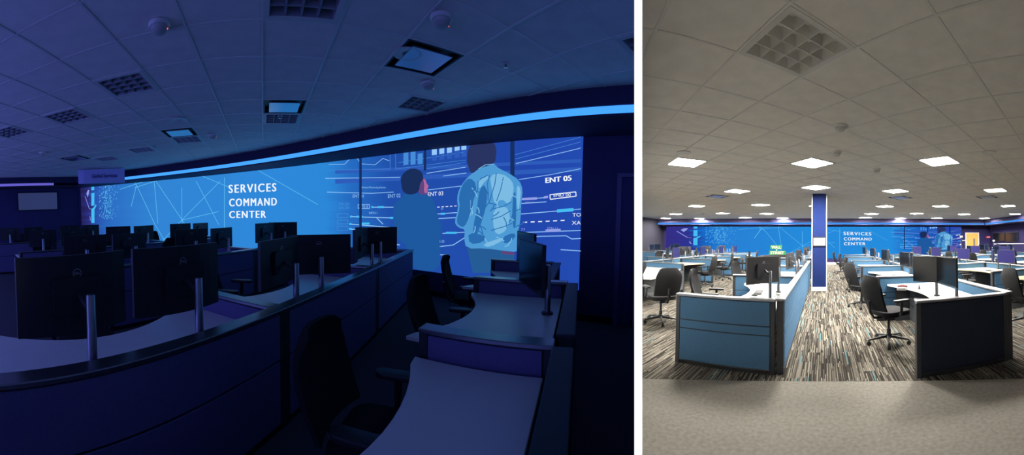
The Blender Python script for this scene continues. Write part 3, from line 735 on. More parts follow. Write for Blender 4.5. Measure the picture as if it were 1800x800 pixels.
# street-name sign on a pole, standing among the desks
sp_ = pz(RIGHT, 1365, 470, 0.9); sy = 13.2; p0 = pline_y(RIGHT, 1365, 455, sy)
root = thing('street_sign', 'green street-name sign with two crossed plates on a white pole', 'sign', RIGHT @ T(p0.x, sy, 0.003))
p1 = pline_y(RIGHT, 1365, 447, sy).z; p2 = pline_y(RIGHT, 1365, 439, sy).z
link('pole', MB().lathe([(0.16, 0), (0.16, 0.02), (0.03, 0.03), (0.03, p1 + 0.32)], 10).mesh('sign_pole', M_WHITE), root)
M_GRN = mat('sign_green', srgb(30, 130, 70), 0.5); M_YEL = mat('sign_lettering', srgb(240, 245, 200), 0.6)
for word, z, wd, rz, dx in (('WALL', p1 + 0.28, 0.24, 0, -0.01), ('STREET', p1 + 0.06, 0.34, 6, 0.03)):
    o = link('name_plate', MB().box(-wd, wd, -0.05, -0.035, -0.085, 0.085).mesh('name_plate', M_GRN, bevel=0.004), root, T(dx, 0, z, math.radians(rz)))
    tv, tf = text_polys(word, bold=0.03)
    link('lettering', MB().add([(-wd * 0.8 + q[0] * wd * 1.6, -0.052, -0.055 + q[1] * 0.11) for q in tv], tf).mesh('lettering', M_YEL), o)
# door in the far wall
a = pline_y(RIGHT, 1697, 409, RD); b = pline_y(RIGHT, 1720, 409, RD)
dx0, dx1, dzt = a.x, b.x, a.z
door = tag(link('door_1', MB().box(dx0 + 0.06, dx1 - 0.06, RD - 0.045, RD - 0.005, 0.01, dzt - 0.06).mesh('door_leaf', M_WOOD, bevel=0.004), None, RIGHT), 'orange maple door with a narrow glass slit in the far wall', None, None, 'structure')
link('door_frame', MB().box(dx0 - 0.02, dx0 + 0.06, RD - 0.06, RD - 0.002, 0.01, dzt).box(dx1 - 0.06, dx1 + 0.02, RD - 0.06, RD - 0.002, 0.01, dzt).box(dx0 + 0.06, dx1 - 0.06, RD - 0.06, RD - 0.002, dzt - 0.06, dzt).mesh('door_frame', M_FRAME), door)
gw = dx0 + (dx1 - dx0) * 0.56
link('glass_slit', MB().box(gw, gw + 0.16, RD - 0.05, RD - 0.046, 0.35, 1.75).mesh('glass_slit', mat('slit_glass', srgb(110, 108, 110), 0.15)), door)
link('door_handle', MB().tube([(gw + 0.28, RD - 0.05, 1.02), (gw + 0.28, RD - 0.1, 1.02), (gw + 0.18, RD - 0.1, 1.02)], 0.012, 6).mesh('door_handle', M_CAP), door)
p = pline_y(RIGHT, 1737, 417, RD)
root = thing('exit_sign', 'small red exit sign on the dark far wall', 'sign', RIGHT @ T(p.x, RD, p.z))
link('sign_box', MB().box(-0.2, 0.2, -0.06, -0.002, -0.07, 0.07).mesh('exit_box', emit('exit_red', (0.62, 0.03, 0.05, 1), 0.9), bevel=0.005), root)
tv, tf = text_polys('EXIT', bold=0.03)
link('lettering', MB().add([(-0.14 + q[0] * 0.28, -0.063, -0.045 + q[1] * 0.09) for q in tv], tf).mesh('exit_text', emit('exit_white', (1, 0.8, 0.8, 1), 0.9)), root)
def wall_tv(room, X, x0, x1, y0, y1, label, m_scr, sgn):
    a = pline_x(room, x0, y0, X); b = pline_x(room, x1, y0, X); c = pline_x(room, (x0 + x1) / 2, y1, X); t_ = pline_x(room, (x0 + x1) / 2, y0, X)
    yc = (a.y + b.y) / 2; hw = abs(a.y - b.y) / 2; zt, zb = t_.z, c.z
    root = thing('television', label, 'television', room @ T(X, yc, (zt + zb) / 2)); hh = (zt - zb) / 2; s_ = sgn
    link('housing', MB().box(min(s_ * 0.02, s_ * 0.08), max(s_ * 0.02, s_ * 0.08), -hw, hw, -hh, hh).mesh('tv_housing', M_BLACK, bevel=0.008), root)
    link('screen', MB().box(min(s_ * 0.08, s_ * 0.083), max(s_ * 0.08, s_ * 0.083), -hw + 0.03, hw - 0.03, -hh + 0.03, hh - 0.03).mesh('tv_screen', m_scr), root)
    link('wall_bracket', MB().box(min(0.002 * s_, s_ * 0.02), max(0.002 * s_, s_ * 0.02), -0.2, 0.2, -0.15, 0.15).mesh('tv_bracket', M_DARK), root)
wall_tv(RIGHT, RXR, 1747, 1767, 409, 424, 'black wall television nearer the far corner of the bright room', M_SCREEN, -1)
wall_tv(RIGHT, RXR, 1769, 1790, 408, 425, 'black wall television further from the corner beside its twin', M_SCREEN, -1)
for px_, py_, Y_, lab_ in ((1690, 417, 13.0, 'slim black pole with short white arms among the bright room desks'), (1746.5, 424, 14.3, 'slim grey pole with a small white head by the wall televisions')):
    q = pline_y(RIGHT, px_, py_, Y_)
    root = thing('signal_pole', lab_, 'pole', RIGHT @ T(q.x, Y_, 0.003))
    link('pole', MB().lathe([(0.15, 0), (0.15, 0.02), (0.028, 0.03), (0.028, q.z)], 10).mesh('signal_pole', M_DARK), root)
    link('head', MB().box(-0.05, 0.05, -0.05, 0.05, q.z - 0.02, q.z + 0.06).mesh('signal_head', M_WHITE, bevel=0.008), root)
    for k, z_ in enumerate((q.z - 0.16, q.z - 0.34)): link('arm', MB().box(0.02, 0.22, -0.02, 0.02, z_, z_ + 0.03, rot('Z', 20 + 60 * k)).mesh('signal_arm', M_WHITE), root)
# things on the near white desk
dpt = pz(RIGHT, 1602, 503, 0.737)
def desk_thing(x, y, z=0.737): return pz(RIGHT, x, y, z)
p = desk_thing(1609, 508)
root = thing('card_holder', 'white folded card tent standing on the near white desk', 'card', RIGHT @ T(p.x, p.y, 0.7375, 0.5))
for s_ in (-1, 1):
    link('card_leaf', MB().box(-0.002, 0.002, -0.1, 0.1, 0, 0.1, T(s_ * 0.035, 0) @ rot('Y', -s_ * 19)).mesh('card_leaf', M_WPAINT), root)
tv, tf = text_polys('Welcome', bold=0.01)
p = desk_thing(1629, 517)
root = thing('desk_phone', 'small white desk phone beside the near monitor', 'phone', RIGHT @ T(p.x - 0.28, p.y + 0.55, 0.7375, 2.6))
link('phone_body', MB().prism([(-0.08, -0.06), (0.08, -0.06), (0.08, 0.06), (-0.08, 0.06)], 0, 0.05).mesh('phone_body', M_WHITE, bevel=0.008), root)
link('handset', MB().tube([(-0.09, -0.03, 0.06), (0.0, -0.03, 0.075), (0.09, -0.03, 0.06)], 0.02, 8).mesh('handset', mat('phone_maroon', srgb(120, 60, 60), 0.5), smooth=True), root)
def cable(room, pts, label, r=0.004, m=M_BLACK, group=None, cat='cable'):
    P_ = [Vector(p) for p in pts]; out = []
    for i in range(len(P_) - 1):
        p0, p1, p2, p3 = P_[max(i - 1, 0)], P_[i], P_[i + 1], P_[min(i + 2, len(P_) - 1)]
        for k in range(6):
            t = k / 6; out.append(0.5 * (2 * p1 + (p2 - p0) * t + (2 * p0 - 5 * p1 + 4 * p2 - p3) * t * t + (3 * p1 - p0 - 3 * p2 + p3) * t ** 3))
    out.append(P_[-1])
    return tag(link('cable', MB().tube(out, r, 5).mesh('cable', m, smooth=True), None, room), label, cat, group)
rr = random.Random(5)
for k in range(5):
    y = 5.06 + 0.085 * k; x = -0.62
    cable(RIGHT, [(x, y, 0.80), (x - 0.02, y + 0.01, 0.765), (x - 0.05, y + 0.02, 0.7432), (x - 0.11, y + 0.03, 0.7432), (x - 0.14, y + 0.05, 0.752)], 'thin cable lying below the monitors behind the slate end panel', 0.006, (M_BLACK, M_WHITE, M_DARK)[k % 3], 'cables behind the slate end panel')

# ------------------------------------------------------------------ the mural (same artwork on both rooms' screen walls)
LZ0, LZ1, RZ0, RZ1 = 0.46, 2.80, 0.42, 2.66
def hit_wall(x, y):
    d = ray(LEFT, x, y); lo, hi = 0.5, 40.0
    for _ in range(60):
        k = (lo + hi) / 2
        if k * d.y < wall_y(k * d.x): lo = k
        else: hi = k
    return k * d.x, EYE + k * d.z
PXL = [100, 143, 161, 167, 176, 201, 245, 403, 487, 692, 780, 806, 918, 1022, 1060]
PXR = [1150, 1171, 1219, 1227, 1242, 1285, 1345, 1483, 1532, 1612, 1641, 1643, 1674, 1690, 1696]
def interp(x, A, B):
    for i in range(len(A) - 1):
        if x <= A[i + 1] or i == len(A) - 2:
            return B[i] + (B[i + 1] - B[i]) * (x - A[i]) / (A[i + 1] - A[i])
def left_pt(x, y, d):
    x = min(x, 1021.6); X, z = hit_wall(x, y); s = -2 * WK * (X - WX); nv = Vector((-s, 1)).normalized()
    return (X - nv.x * d, wall_y(X) - nv.y * d, min(max(z, LZ0), LZ1))
def right_pt(x, y, d):
    x = min(x, 1021.6); X, z = hit_wall(x, y); xr = interp(x, PXL, PXR)
    Xr = pline_y(RIGHT, xr, 420, RD).x
    return (Xr, RD - d, RZ0 + (min(max(z, LZ0), LZ1) - LZ0) / (LZ1 - LZ0) * (RZ1 - RZ0))
def ramp_emit(name, stops, strength=1.08, speck=0.0):
    m = bpy.data.materials.new(name); m.use_nodes = True; nt = m.node_tree; nt.nodes.clear(); N = nt.nodes.new; L = nt.links.new
    uv = N('ShaderNodeUVMap'); sp = N('ShaderNodeSeparateXYZ'); cr = N('ShaderNodeValToRGB'); e = N('ShaderNodeEmission'); o = N('ShaderNodeOutputMaterial')
    nz = N('ShaderNodeTexNoise'); nz.inputs['Scale'].default_value = 9; nz.inputs['Detail'].default_value = 3
    mu = N('ShaderNodeMath'); mu.operation = 'MULTIPLY_ADD'; mu.inputs[1].default_value = 0.05; ad = N('ShaderNodeMath'); ad.operation = 'ADD'; ad.inputs[1].default_value = -0.025
    L(uv.outputs[0], sp.inputs[0]); L(uv.outputs[0], nz.inputs['Vector']); L(nz.outputs['Fac'], mu.inputs[0]); L(sp.outputs[0], mu.inputs[2]); L(mu.outputs[0], ad.inputs[0]); L(ad.outputs[0], cr.inputs[0])
    while len(cr.color_ramp.elements) < len(stops): cr.color_ramp.elements.new(0.5)
    for el, (p, c) in zip(cr.color_ramp.elements, stops): el.position = p; el.color = srgb(*c)
    L(cr.outputs[0], e.inputs[0]); e.inputs[1].default_value = strength; L(e.outputs[0], o.inputs[0])
    return m
def smooth_poly(pts, it=1):
    for _ in range(it):
        q = []
        for i in range(len(pts)):
            a, b = pts[i], pts[(i + 1) % len(pts)]
            q += [(a[0] * 0.75 + b[0] * 0.25, a[1] * 0.75 + b[1] * 0.25), (a[0] * 0.25 + b[0] * 0.75, a[1] * 0.25 + b[1] * 0.75)]
        pts = q
    return pts
def c3(pts): return [(560 + x / 3.2, 230 + y / 3.2) for x, y in pts]
def c4(pts): return [(780 + x / 3.2, 230 + y / 3.2) for x, y in pts]
ART = []                                              # (part name, material, layer, polygons)  all in picture columns/rows of the dark room
def poly(name, m, layer, *ps): ART.append((name, m, layer, [p for p in ps], None))
def line(pts, wd):
    """polygon strip of a polyline, subdivided"""
    q = []
    for (x0, y0), (x1, y1) in zip(pts, pts[1:]):
        n = max(1, int(math.hypot(x1 - x0, y1 - y0) / 12))
        for k in range(n):
            q.append([(x0 + (x1 - x0) * k / n, y0 + (y1 - y0) * k / n), (x0 + (x1 - x0) * (k + 1) / n, y0 + (y1 - y0) * (k + 1) / n)])
    out = []
    for (a, b) in q:
        dx, dy = b[0] - a[0], b[1] - a[1]; L_ = math.hypot(dx, dy) or 1; nx, ny_ = -dy / L_ * wd / 2, dx / L_ * wd / 2
        out.append([(a[0] + nx, a[1] + ny_), (b[0] + nx, b[1] + ny_), (b[0] - nx, b[1] - ny_), (a[0] - nx, a[1] - ny_)])
    return out
def lines(name, m, layer, *pls, wd=1.0):
    ps = []
    for pl_ in pls: ps += line(pl_, wd)
    ART.append((name, m, layer, ps, None))
def text(s, x0, x1, y0, y1, m, slope=0.0, bold=0.0, spacing=1.0, layer=5, heavy=()):
    """text box in picture px: left/right columns, top/bottom rows, slope = rise over the box (px)"""
    tv, tf = text_polys(s, bold=bold, spacing=spacing)
    pts = [(x0 + q[0] * (x1 - x0), y1 - q[1] * (y1 - y0) - slope * q[0]) for q in tv]
    n = len(pts); pp, ff = list(pts), list(tf)
    for k, dx in enumerate(heavy):                    # heavier strokes
        pp += [(a_ + dx, b_) for a_, b_ in pts]; ff += [tuple(i + n * (k + 1) for i in f_) for f_ in tf]
    ART.append(('lettering', m, layer, pp, ff))
E_W = emit('mural_white', srgb(238, 246, 255)); E_LT = emit('mural_pale_line', srgb(96, 190, 240)); E_RAIL = emit('mural_rail', srgb(150, 200, 250))
E_DIM = emit('mural_dim_line', srgb(70, 140, 215)); E_CY = emit('mural_cyan', srgb(70, 190, 245)); E_MUL = emit('mural_mullion', srgb(22, 48, 100)); E_BAND = emit('mural_band', srgb(46, 92, 186))
E_BODY = emit('mural_jacket', srgb(30, 88, 158)); E_HAIR = emit('mural_hair', srgb(26, 46, 92)); E_FACE = emit('mural_face', srgb(176, 104, 160)); E_FACE2 = emit('mural_cheek', srgb(96, 70, 128))
E_MHEAD = emit('mural_head', srgb(42, 52, 98)); E_SHIRT = emit('mural_shirt', srgb(78, 154, 212)); E_SHD = emit('mural_shirt_shade', srgb(42, 108, 176)); E_SHL = emit('mural_shirt_light', srgb(124, 188, 228)); E_PANT = emit('mural_trousers', srgb(38, 92, 150)); E_BELT = emit('mural_belt', srgb(104, 66, 116))
E_LAV = emit('mural_lavender', srgb(150, 160, 230)); E_DKB = emit('mural_dark_blue', srgb(26, 40, 110))
# network of thin pale lines
lines('network_line', E_LT, 1, [(237, 318), (273, 395), (300, 440)], [(211, 333), (263, 316)], [(271, 314), (278, 393)], [(273, 316), (320, 386), (350, 432)], [(240, 327), (231, 363)], [(320, 330), (320, 387)],
      [(320, 387), (388, 318)], [(320, 387), (385, 372)], [(395, 312), (395, 420)], [(345, 318), (385, 395)], [(320, 387), (280, 430)], [(320, 387), (325, 440)], [(300, 310), (237, 330)], [(405, 330), (345, 305)], [(455, 300), (560, 360)], wd=0.9)
text('SERVICES', 403, 486, 325, 339.5, E_W, 3.0, bold=0.0, spacing=1.25, heavy=(-0.55, 0.55))
text('COMMAND', 404, 487, 349.5, 363, E_W, 1.8, bold=0.0, spacing=1.25, heavy=(-0.55, 0.55))
text('CENTER', 404, 468, 371, 383.5, E_W, 0.6, bold=0.0, spacing=1.25, heavy=(-0.55, 0.55))
# bands, charts and track diagram
poly('graphic_band', E_BAND, 1, *[[(x, y - (x - 576) * s_), (x + 64, y - (x + 64 - 576) * s_), (x + 64, y + h_ - (x + 64 - 576) * s_), (x, y + h_ - (x - 576) * s_)] for y, h_, s_ in ((300, 6, 0.045), (316, 8, 0.05)) for x in range(590, 1010, 64)])
for k, (x, t_, b_) in enumerate(((480, 122, 195), (520, 120, 193), (560, 130, 190), (640, 106, 170), (682, 100, 165), (725, 94, 160), (768, 82, 155), (806, 78, 150))):
    poly('graphic_bar', E_DIM if k < 3 else E_BAND, 2, c3([(x, t_), (x + 28, t_ - 4), (x + 28, b_ - 4), (x, b_)]))
    if k > 2: poly('graphic_bar', E_RAIL, 3, c3([(x, t_), (x + 28, t_ - 4), (x + 28, t_ + 28), (x, t_ + 32)]))
lines('chart_line', E_RAIL, 3, c3([(60, 190), (150, 188), (185, 150), (215, 150), (242, 186), (320, 192), (365, 156), (402, 170)]), wd=0.9)
lines('chart_frame', E_DIM, 2, c3([(405, 130), (405, 215), (50, 222)]), c3([(435, 128), (437, 215), (832, 165)]), c3([(450, 180), (830, 120)]), wd=0.8)
lines('graphic_line', E_RAIL, 3, c3([(50, 345), (300, 352), (425, 345)]), c3([(620, 333), (830, 308)]), c4([(425, 275), (600, 248), (780, 213)]), c3([(40, 268), (460, 262)]), c3([(610, 240), (830, 205)]), c4([(0, 255), (130, 238)]), c4([(410, 185), (600, 140), (780, 97)]), wd=1.1)
lines('graphic_line', E_DIM, 2, c4([(405, 160), (780, 62)]), c4([(405, 135), (780, 35)]), c3([(605, 215), (830, 178)]), wd=0.8)
lines('track_line', E_RAIL, 3, c3([(300, 430), (425, 430)]), c3([(190, 483), (420, 490)]), c3([(180, 525), (430, 545)]), c3([(180, 552), (430, 588)]), c3([(345, 625), (460, 642)]), c3([(330, 490), (365, 525)]),
      c3([(672, 468), (782, 460)]), c3([(672, 494), (775, 488)]), c3([(700, 577), (830, 570)]), c3([(675, 652), (760, 642), (830, 598)]), c3([(685, 697), (725, 697)]),
      c4([(440, 386), (580, 376)]), c4([(440, 409), (580, 400)]), c4([(438, 468), (780, 440)]), c4([(415, 573), (780, 560)]), c4([(425, 598), (560, 593), (690, 590), (722, 608), (780, 605)]), c4([(430, 650), (560, 655)]), c4([(660, 668), (780, 676)]), wd=1.4)
poly('track_node', E_LAV, 4, *[c4([(x, y), (x + w_, y - 4), (x + w_, y + h_ - 4), (x, y + h_)]) for x, y, w_, h_ in ((445, 378, 82, 13), (565, 369, 24, 13), (575, 555, 85, 14), (430, 588, 70, 14))])
poly('track_node', E_CY, 4, c4([(640, 442), (732, 435), (732, 453), (640, 460)]), *[c3([(x, y), (x + w_, y), (x + w_, y + 11), (x, y + 11)]) for x, y, w_ in ((180, 477, 12), (215, 478, 36), (405, 484, 18), (245, 516, 45), (175, 519, 14), (175, 546, 14), (335, 424, 36), (300, 424, 10), (690, 461, 24), (720, 568, 60))])
poly('track_dash', E_W, 4, *[c4([(450 + 42 * k, 512 - 2 * k), (472 + 42 * k, 511 - 2 * k), (472 + 42 * k, 517 - 2 * k), (450 + 42 * k, 518 - 2 * k)]) for k in range(6)], *[c3([(670 + 24 * k, 428 - 1.6 * k), (684 + 24 * k, 427 - 1.6 * k), (684 + 24 * k, 431 - 1.6 * k), (670 + 24 * k, 432 - 1.6 * k)]) for k in range(6)], *[c3([(375 + 16 * k, 566), (384 + 16 * k, 566), (384 + 16 * k, 570), (375 + 16 * k, 570)]) for k in range(4)])
for x, y, w_ in ((225, 415, 65), (108, 466, 60), (108, 502, 60), (108, 537, 60), (105, 600, 60)):
    lines('label_frame', E_DIM if x < 200 else E_RAIL, 4, c3([(x, y), (x + w_, y), (x + w_, y + 22), (x, y + 22), (x, y)]), wd=0.9)
lines('label_frame', E_W, 4, c4([(600, 360), (745, 344), (747, 368), (602, 386), (600, 360)]), wd=1.6)
text('ENT 01', 621, 640, 342, 347.5, E_RAIL); text('ENT 02', 683, 705, 341.5, 348, E_RAIL, 1); text('ENT 03', 753, 780, 338, 345, E_W, 1.5); text('ENT 05', 960, 1005, 313, 322, E_W, 4.5, heavy=(-0.6, 0.6))
text('END 00', 974, 1004, 341, 346.5, E_W, 1.5); text('TO', 1007, 1022, 375, 381, E_W, 0.5); text('XA', 1006, 1022, 388.5, 395, E_W, 0.2)
text('PA-30', 597, 615, 356.5, 361, E_DIM); text('SA-30', 597, 615, 363, 367.5, E_DIM); text('PATH 1', 650, 664, 372.5, 376.5, E_RAIL); text('STN 11', 963, 981, 399.5, 403, E_LAV); text('STN 10', 918, 936, 419, 422.5, E_LAV); text('77', 917, 924, 401.5, 405.5, E_LAV)
text('STN D', 768, 782, 422, 426.5, E_RAIL); text('77', 776, 780, 366.5, 369.5, E_RAIL); text('STN 11', 924, 940, 355, 358, E_LAV, 0.5); text('Demand Monitoring Solution', 637, 679, 328, 332, E_RAIL); text('ATTN 10', 632, 648, 361, 365.5, E_RAIL); text('BRN-1', 594, 610, 444, 449, E_DIM)
poly('graphic_mullion', E_MUL, 6, [(632.5, 276), (637, 275), (637, 412), (632.5, 412)], [(746, 262), (750.5, 262), (750.5, 300), (746, 300)], [(898, 246), (905.5, 245), (905.5, 312), (898, 306)])
# two people seen from behind
poly('figure_graphic', E_BODY, 7, smooth_poly(c3([(490, 350), (560, 352), (640, 368), (662, 420), (678, 500), (700, 530), (697, 590), (680, 612), (684, 660), (690, 785), (528, 785), (500, 640), (462, 622), (430, 560), (420, 432), (440, 402), (472, 378)])))
poly('figure_graphic', E_FACE2, 8, smooth_poly(c3([(560, 280), (590, 262), (606, 272), (612, 296), (626, 312), (617, 326), (620, 346), (602, 362), (574, 358), (560, 330)])))
poly('figure_graphic', E_FACE, 9, smooth_poly(c3([(592, 268), (606, 276), (611, 297), (625, 312), (616, 324), (619, 344), (604, 356), (596, 330), (600, 306)])))
poly('figure_graphic', E_HAIR, 10, smooth_poly(c3([(470, 302), (465, 268), (482, 238), (512, 216), (548, 212), (578, 225), (592, 248), (594, 270), (574, 300), (572, 334), (556, 352), (520, 360), (488, 352), (474, 330)])))
poly('figure_graphic', E_PANT, 7, c4([(135, 655), (240, 662), (340, 672), (402, 688), (392, 798), (168, 798)]))
poly('figure_graphic', E_BELT, 8, c4([(330, 676), (402, 684), (402, 698), (330, 690)]))
poly('figure_graphic', E_SHIRT, 8, smooth_poly(c4([(160, 242), (200, 214), (240, 190), (290, 188), (312, 212), (372, 240), (430, 280), (449, 332), (440, 402), (437, 482), (426, 560), (408, 588), (427, 662), (412, 682), (340, 674), (240, 660), (130, 662), (118, 600), (126, 556), (82, 542), (64, 512), (86, 440), (78, 380), (90, 330), (122, 280)])))
poly('figure_graphic', E_SHD, 9, smooth_poly(c4([(110, 300), (150, 262), (190, 300), (180, 380), (150, 480), (120, 545), (85, 530), (76, 505), (96, 430), (88, 370)])), smooth_poly(c4([(205, 330), (235, 300), (250, 360), (240, 440), (215, 520), (190, 590), (165, 620), (170, 540), (190, 440)])), smooth_poly(c4([(140, 570), (240, 590), (230, 625), (150, 640)])), smooth_poly(c4([(330, 600), (400, 570), (410, 600), (350, 640)])), smooth_poly(c4([(395, 350), (410, 345), (412, 520), (398, 560), (388, 480)])))
poly('figure_graphic', E_SHL, 9, smooth_poly(c4([(262, 250), (330, 240), (390, 280), (400, 340), (370, 420), (330, 380), (290, 420), (275, 330)])), smooth_poly(c4([(150, 400), (170, 360), (180, 370), (160, 470), (145, 490)])), smooth_poly(c4([(285, 440), (350, 420), (380, 470), (360, 560), (300, 590), (280, 520)])), smooth_poly(c4([(415, 300), (440, 330), (432, 400), (424, 470), (415, 400)])), smooth_poly(c4([(190, 300), (240, 250), (262, 262), (230, 290), (205, 330)])), smooth_poly(c4([(215, 640), (330, 600), (345, 612), (260, 656)])))
lines('figure_graphic', E_SHD, 10, c4([(262, 250), (250, 300), (256, 360)]), c4([(300, 240), (292, 300), (270, 370)]), c4([(340, 262), (325, 330), (300, 400)]), c4([(280, 440), (340, 425), (385, 400)]), c4([(270, 500), (330, 480), (380, 450)]), c4([(270, 560), (340, 540), (390, 520)]), wd=1.5)
rr = random.Random(21)
for m_, n_ in ((E_SHD, 16), (E_SHL, 18)):
    wr = []
    for k in range(n_):
        x, y = rr.uniform(150, 400), rr.uniform(270, 640); L_ = rr.uniform(30, 75); a_ = math.radians(rr.choice((70, 110, 100, 20, -25, 60)) + rr.uniform(-15, 15))
        wr.append(c4([(x, y), (x + L_ * 0.5 * math.cos(a_) + 5, y + L_ * 0.5 * math.sin(a_)), (x + L_ * math.cos(a_), min(650, y + L_ * math.sin(a_)))]))
    lines('figure_graphic', m_, 10, *wr, wd=1.7)
poly('figure_graphic', E_MHEAD, 11, smooth_poly(c4([(140, 112), (156, 80), (192, 60), (250, 56), (290, 70), (302, 112), (298, 152), (291, 184), (250, 198), (202, 214), (162, 246), (146, 212), (134, 172)])))
lines('figure_graphic', E_SHL, 12, c4([(200, 216), (240, 192), (290, 188)]), wd=1.2)
# left end: bright window strips, woman with a tablet, tree of light
poly('graphic_window', E_CY, 2, [(161, 325), (166, 324), (166, 334), (161, 335)], [(161, 340), (166.3, 339), (166.3, 361), (161, 362)], [(161, 367), (164, 366), (169, 359), (170, 361), (166.5, 369), (166.5, 392), (161, 392)])
lines('figure_graphic', E_LAV, 3, [(150, 345), (154, 357), (157, 366), (160, 368)], [(158.5, 380), (159.5, 388)], wd=0.8)
poly('figure_graphic', E_LAV, 3, [(152.5, 340), (155, 334), (157.5, 334), (156, 342), (154.5, 347)])
rr = random.Random(11); sk = []
for k in range(230):
    x = min(max(rr.gauss(188, 7.5), 175), 214); y = rr.uniform(324, 384)
    w_ = rr.uniform(0.35, 1.0); h_ = rr.uniform(0.8, 2.4); sk.append([(x, y), (x + w_, y - h_ * 0.3), (x + w_, y + h_), (x, y + h_)])
ART.append(('graphic_tree', E_LT, 2, sk, None))
def build_mural(room, pt, x0, x1, label, stops, name):
    root = thing('mural_screen', label, 'screen', room)
    # glowing base, following the wall
    mb = MB(); n = 70; uvs = []
    ztop, zbot = (LZ1, LZ0) if room is LEFT else (RZ1, RZ0)
    for k in range(n + 1):
        q = pt(x0 + (x1 - x0) * k / n, 372, 0.012); b = pt(x0 + (x1 - x0) * k / n, 372, 0.002)
        mb.v += [(q[0], q[1], zbot), (q[0], q[1], ztop), (b[0], b[1], ztop), (b[0], b[1], zbot)]
    for k in range(n):
        for j in range(4):
            i2 = (j + 1) % 4; mb.f.append((4 * k + j, 4 * k + 4 + j, 4 * k + 4 + i2, 4 * k + i2))
    me = mb.mesh('mural_base', ramp_emit(name, stops))
    uvl = me.uv_layers.new(name='UVMap')
    for lp_ in me.loops:
        uvl.data[lp_.index].uv = ((lp_.vertex_index // 4) / n, (me.vertices[lp_.vertex_index].co.z - zbot) / (ztop - zbot))
    link('backlit_panel', me, root)
    for name_, m, layer, ps, faces in ART:
        mb = MB(); d = 0.013 + layer * (0.0015 if room is LEFT else 0.004)
        if faces is not None: mb.add([pt(x, y, d) for x, y in ps], faces)
        else:
            for p in ps:
                xs = [q[0] for q in p]; x = math.floor(min(xs) / 9) * 9
                while x < max(xs):                    # follow the wall's curve in narrow vertical strips
                    q = clip_poly(clip_poly(p, (1, 0), x), (-1, 0), -(x + 9)) if max(xs) - min(xs) > 9 else p
                    if len(q) > 2: mb.add([pt(a_, b_, d) for a_, b_ in q], [tuple(range(len(q)))])
                    x += 9
                    if max(xs) - min(xs) <= 9: break
        me = bpy.data.meshes.new(name_); me.from_pydata(mb.v, [], mb.f); me.update(); me.materials.append(m)
        o = link(name_, me, root)
        if len(ps) > 1 and faces is None or faces is not None: tag(o, None, None, None, 'stuff')
build_mural(LEFT, left_pt, 143, 1022, 'glowing blue mural with people and track diagram on the dark room wall',
            [(0, (34, 32, 84)), (0.016, (40, 44, 120)), (0.03, (38, 80, 170)), (0.06, (42, 106, 190)), (0.15, (48, 128, 205)), (0.40, (44, 132, 212)), (0.49, (42, 130, 208)), (0.54, (36, 104, 188)), (0.62, (30, 76, 164)), (0.75, (32, 74, 166)), (0.9, (32, 68, 168)), (1, (34, 72, 170))], 'mural_glow_dark_room')
build_mural(RIGHT, right_pt, 143, 1022, 'wide glowing blue mural on the far wall of the bright room',
            [(0, (52, 44, 128)), (0.02, (42, 50, 140)), (0.035, (20, 100, 190)), (0.06, (38, 124, 205)), (0.2, (36, 134, 212)), (0.49, (36, 136, 214)), (0.56, (24, 112, 196)), (0.65, (20, 84, 180)), (0.85, (36, 70, 170)), (1, (44, 60, 156))], 'mural_glow_bright_room')

# ------------------------------------------------------------------ dark room: workstations
def lrow(*a, **k): row(LEFT, *a, style='violet', **k)
lrow(-1.435, -1, -0.06, 3, 2.0, words='dark room row with large monitors', width=1.3, far_y=20, front=False, chair_jit=0.12,
     mons={0: [(0.13, 1.36, MONBIG, 4), (0.13, 0.66, MONBIG, -4)], 1: [(0.12, 1.60, MONN, 6), (0.12, 1.16, MONN, -52)], 2: [(0.12, 1.75, MONN, 6), (0.12, 1.40, MONN, -50)]})
lrow(-4.15, -1, 0.98, 3, 1.9, words='dark room, second row from aisle', width=1.3, far_y=20, front=False, mons={2: [(0.12, 1.2, MONN, 4), (0.12, 0.7, MONN, -40)]})
lrow(-6.9, -1, 1.0, 3, 1.85, words='dark room, third row from aisle', width=1.3, far_y=3, front=False)
lrow(-9.6, -1, 0.6, 2, 1.85, words='dark room row by the television wall', width=1.3, far_y=0, front=False)
# angled desks on the near side of the dark aisle
RA = math.radians(-16)
A = [(-0.40, 1.97), (-0.15, 3.62), (0.05, 5.02)]
WS = [0.80, 1.02, 0.95]
fr = [T(a_[0], a_[1], 0, RA) for a_ in A]
for k, f_ in enumerate(fr):
    put(panel_proto(WS[k], 'violet'), 'partition_panel', ['dark low divider with a shiny cap beside the closest dark desk', 'dark low divider with a water bottle standing on its cap', 'dark low divider closest to the glowing mural'][k], 'partition', LEFT @ f_ @ T(0, 0, 0, -PI / 2))
Ls = [1.62, 1.50, 1.28]
lab = ['violet-lit desk with a concave edge beside the closest dark chair', 'blue-lit desk with a concave edge between two dark dividers', 'dark desk close to the glowing mural']
for k, f_ in enumerate(fr):
    put(desk_proto(Ls[k], M_WTOP, depth=WS[k] + 0.08, mid=WS[k] - 0.22, ped=False), 'desk', lab[k], 'desk', LEFT @ f_ @ T(WS[k], -0.03, 0, PI))
    put(panel_proto(Ls[k] - 0.02, 'dark'), 'partition_panel', ['dark spine panel behind the closest dark desk', 'dark spine panel behind the blue-lit desk', 'dark spine panel by the end of the mural'][k], 'partition', LEFT @ f_ @ T(WS[k] + 0.05, -0.06, 0, PI))
put(MONN, 'monitor', 'dark monitor facing the aisle beyond the water bottle', 'monitor', LEFT @ fr[2] @ T(WS[2] - 0.16, -0.70, 0.7365, PI + 0.5))
put(MONN, 'monitor', 'dark monitor facing the aisle over the blue-lit desk', 'monitor', LEFT @ fr[1] @ T(WS[1] - 0.15, -0.62, 0.7365, PI + 0.45))
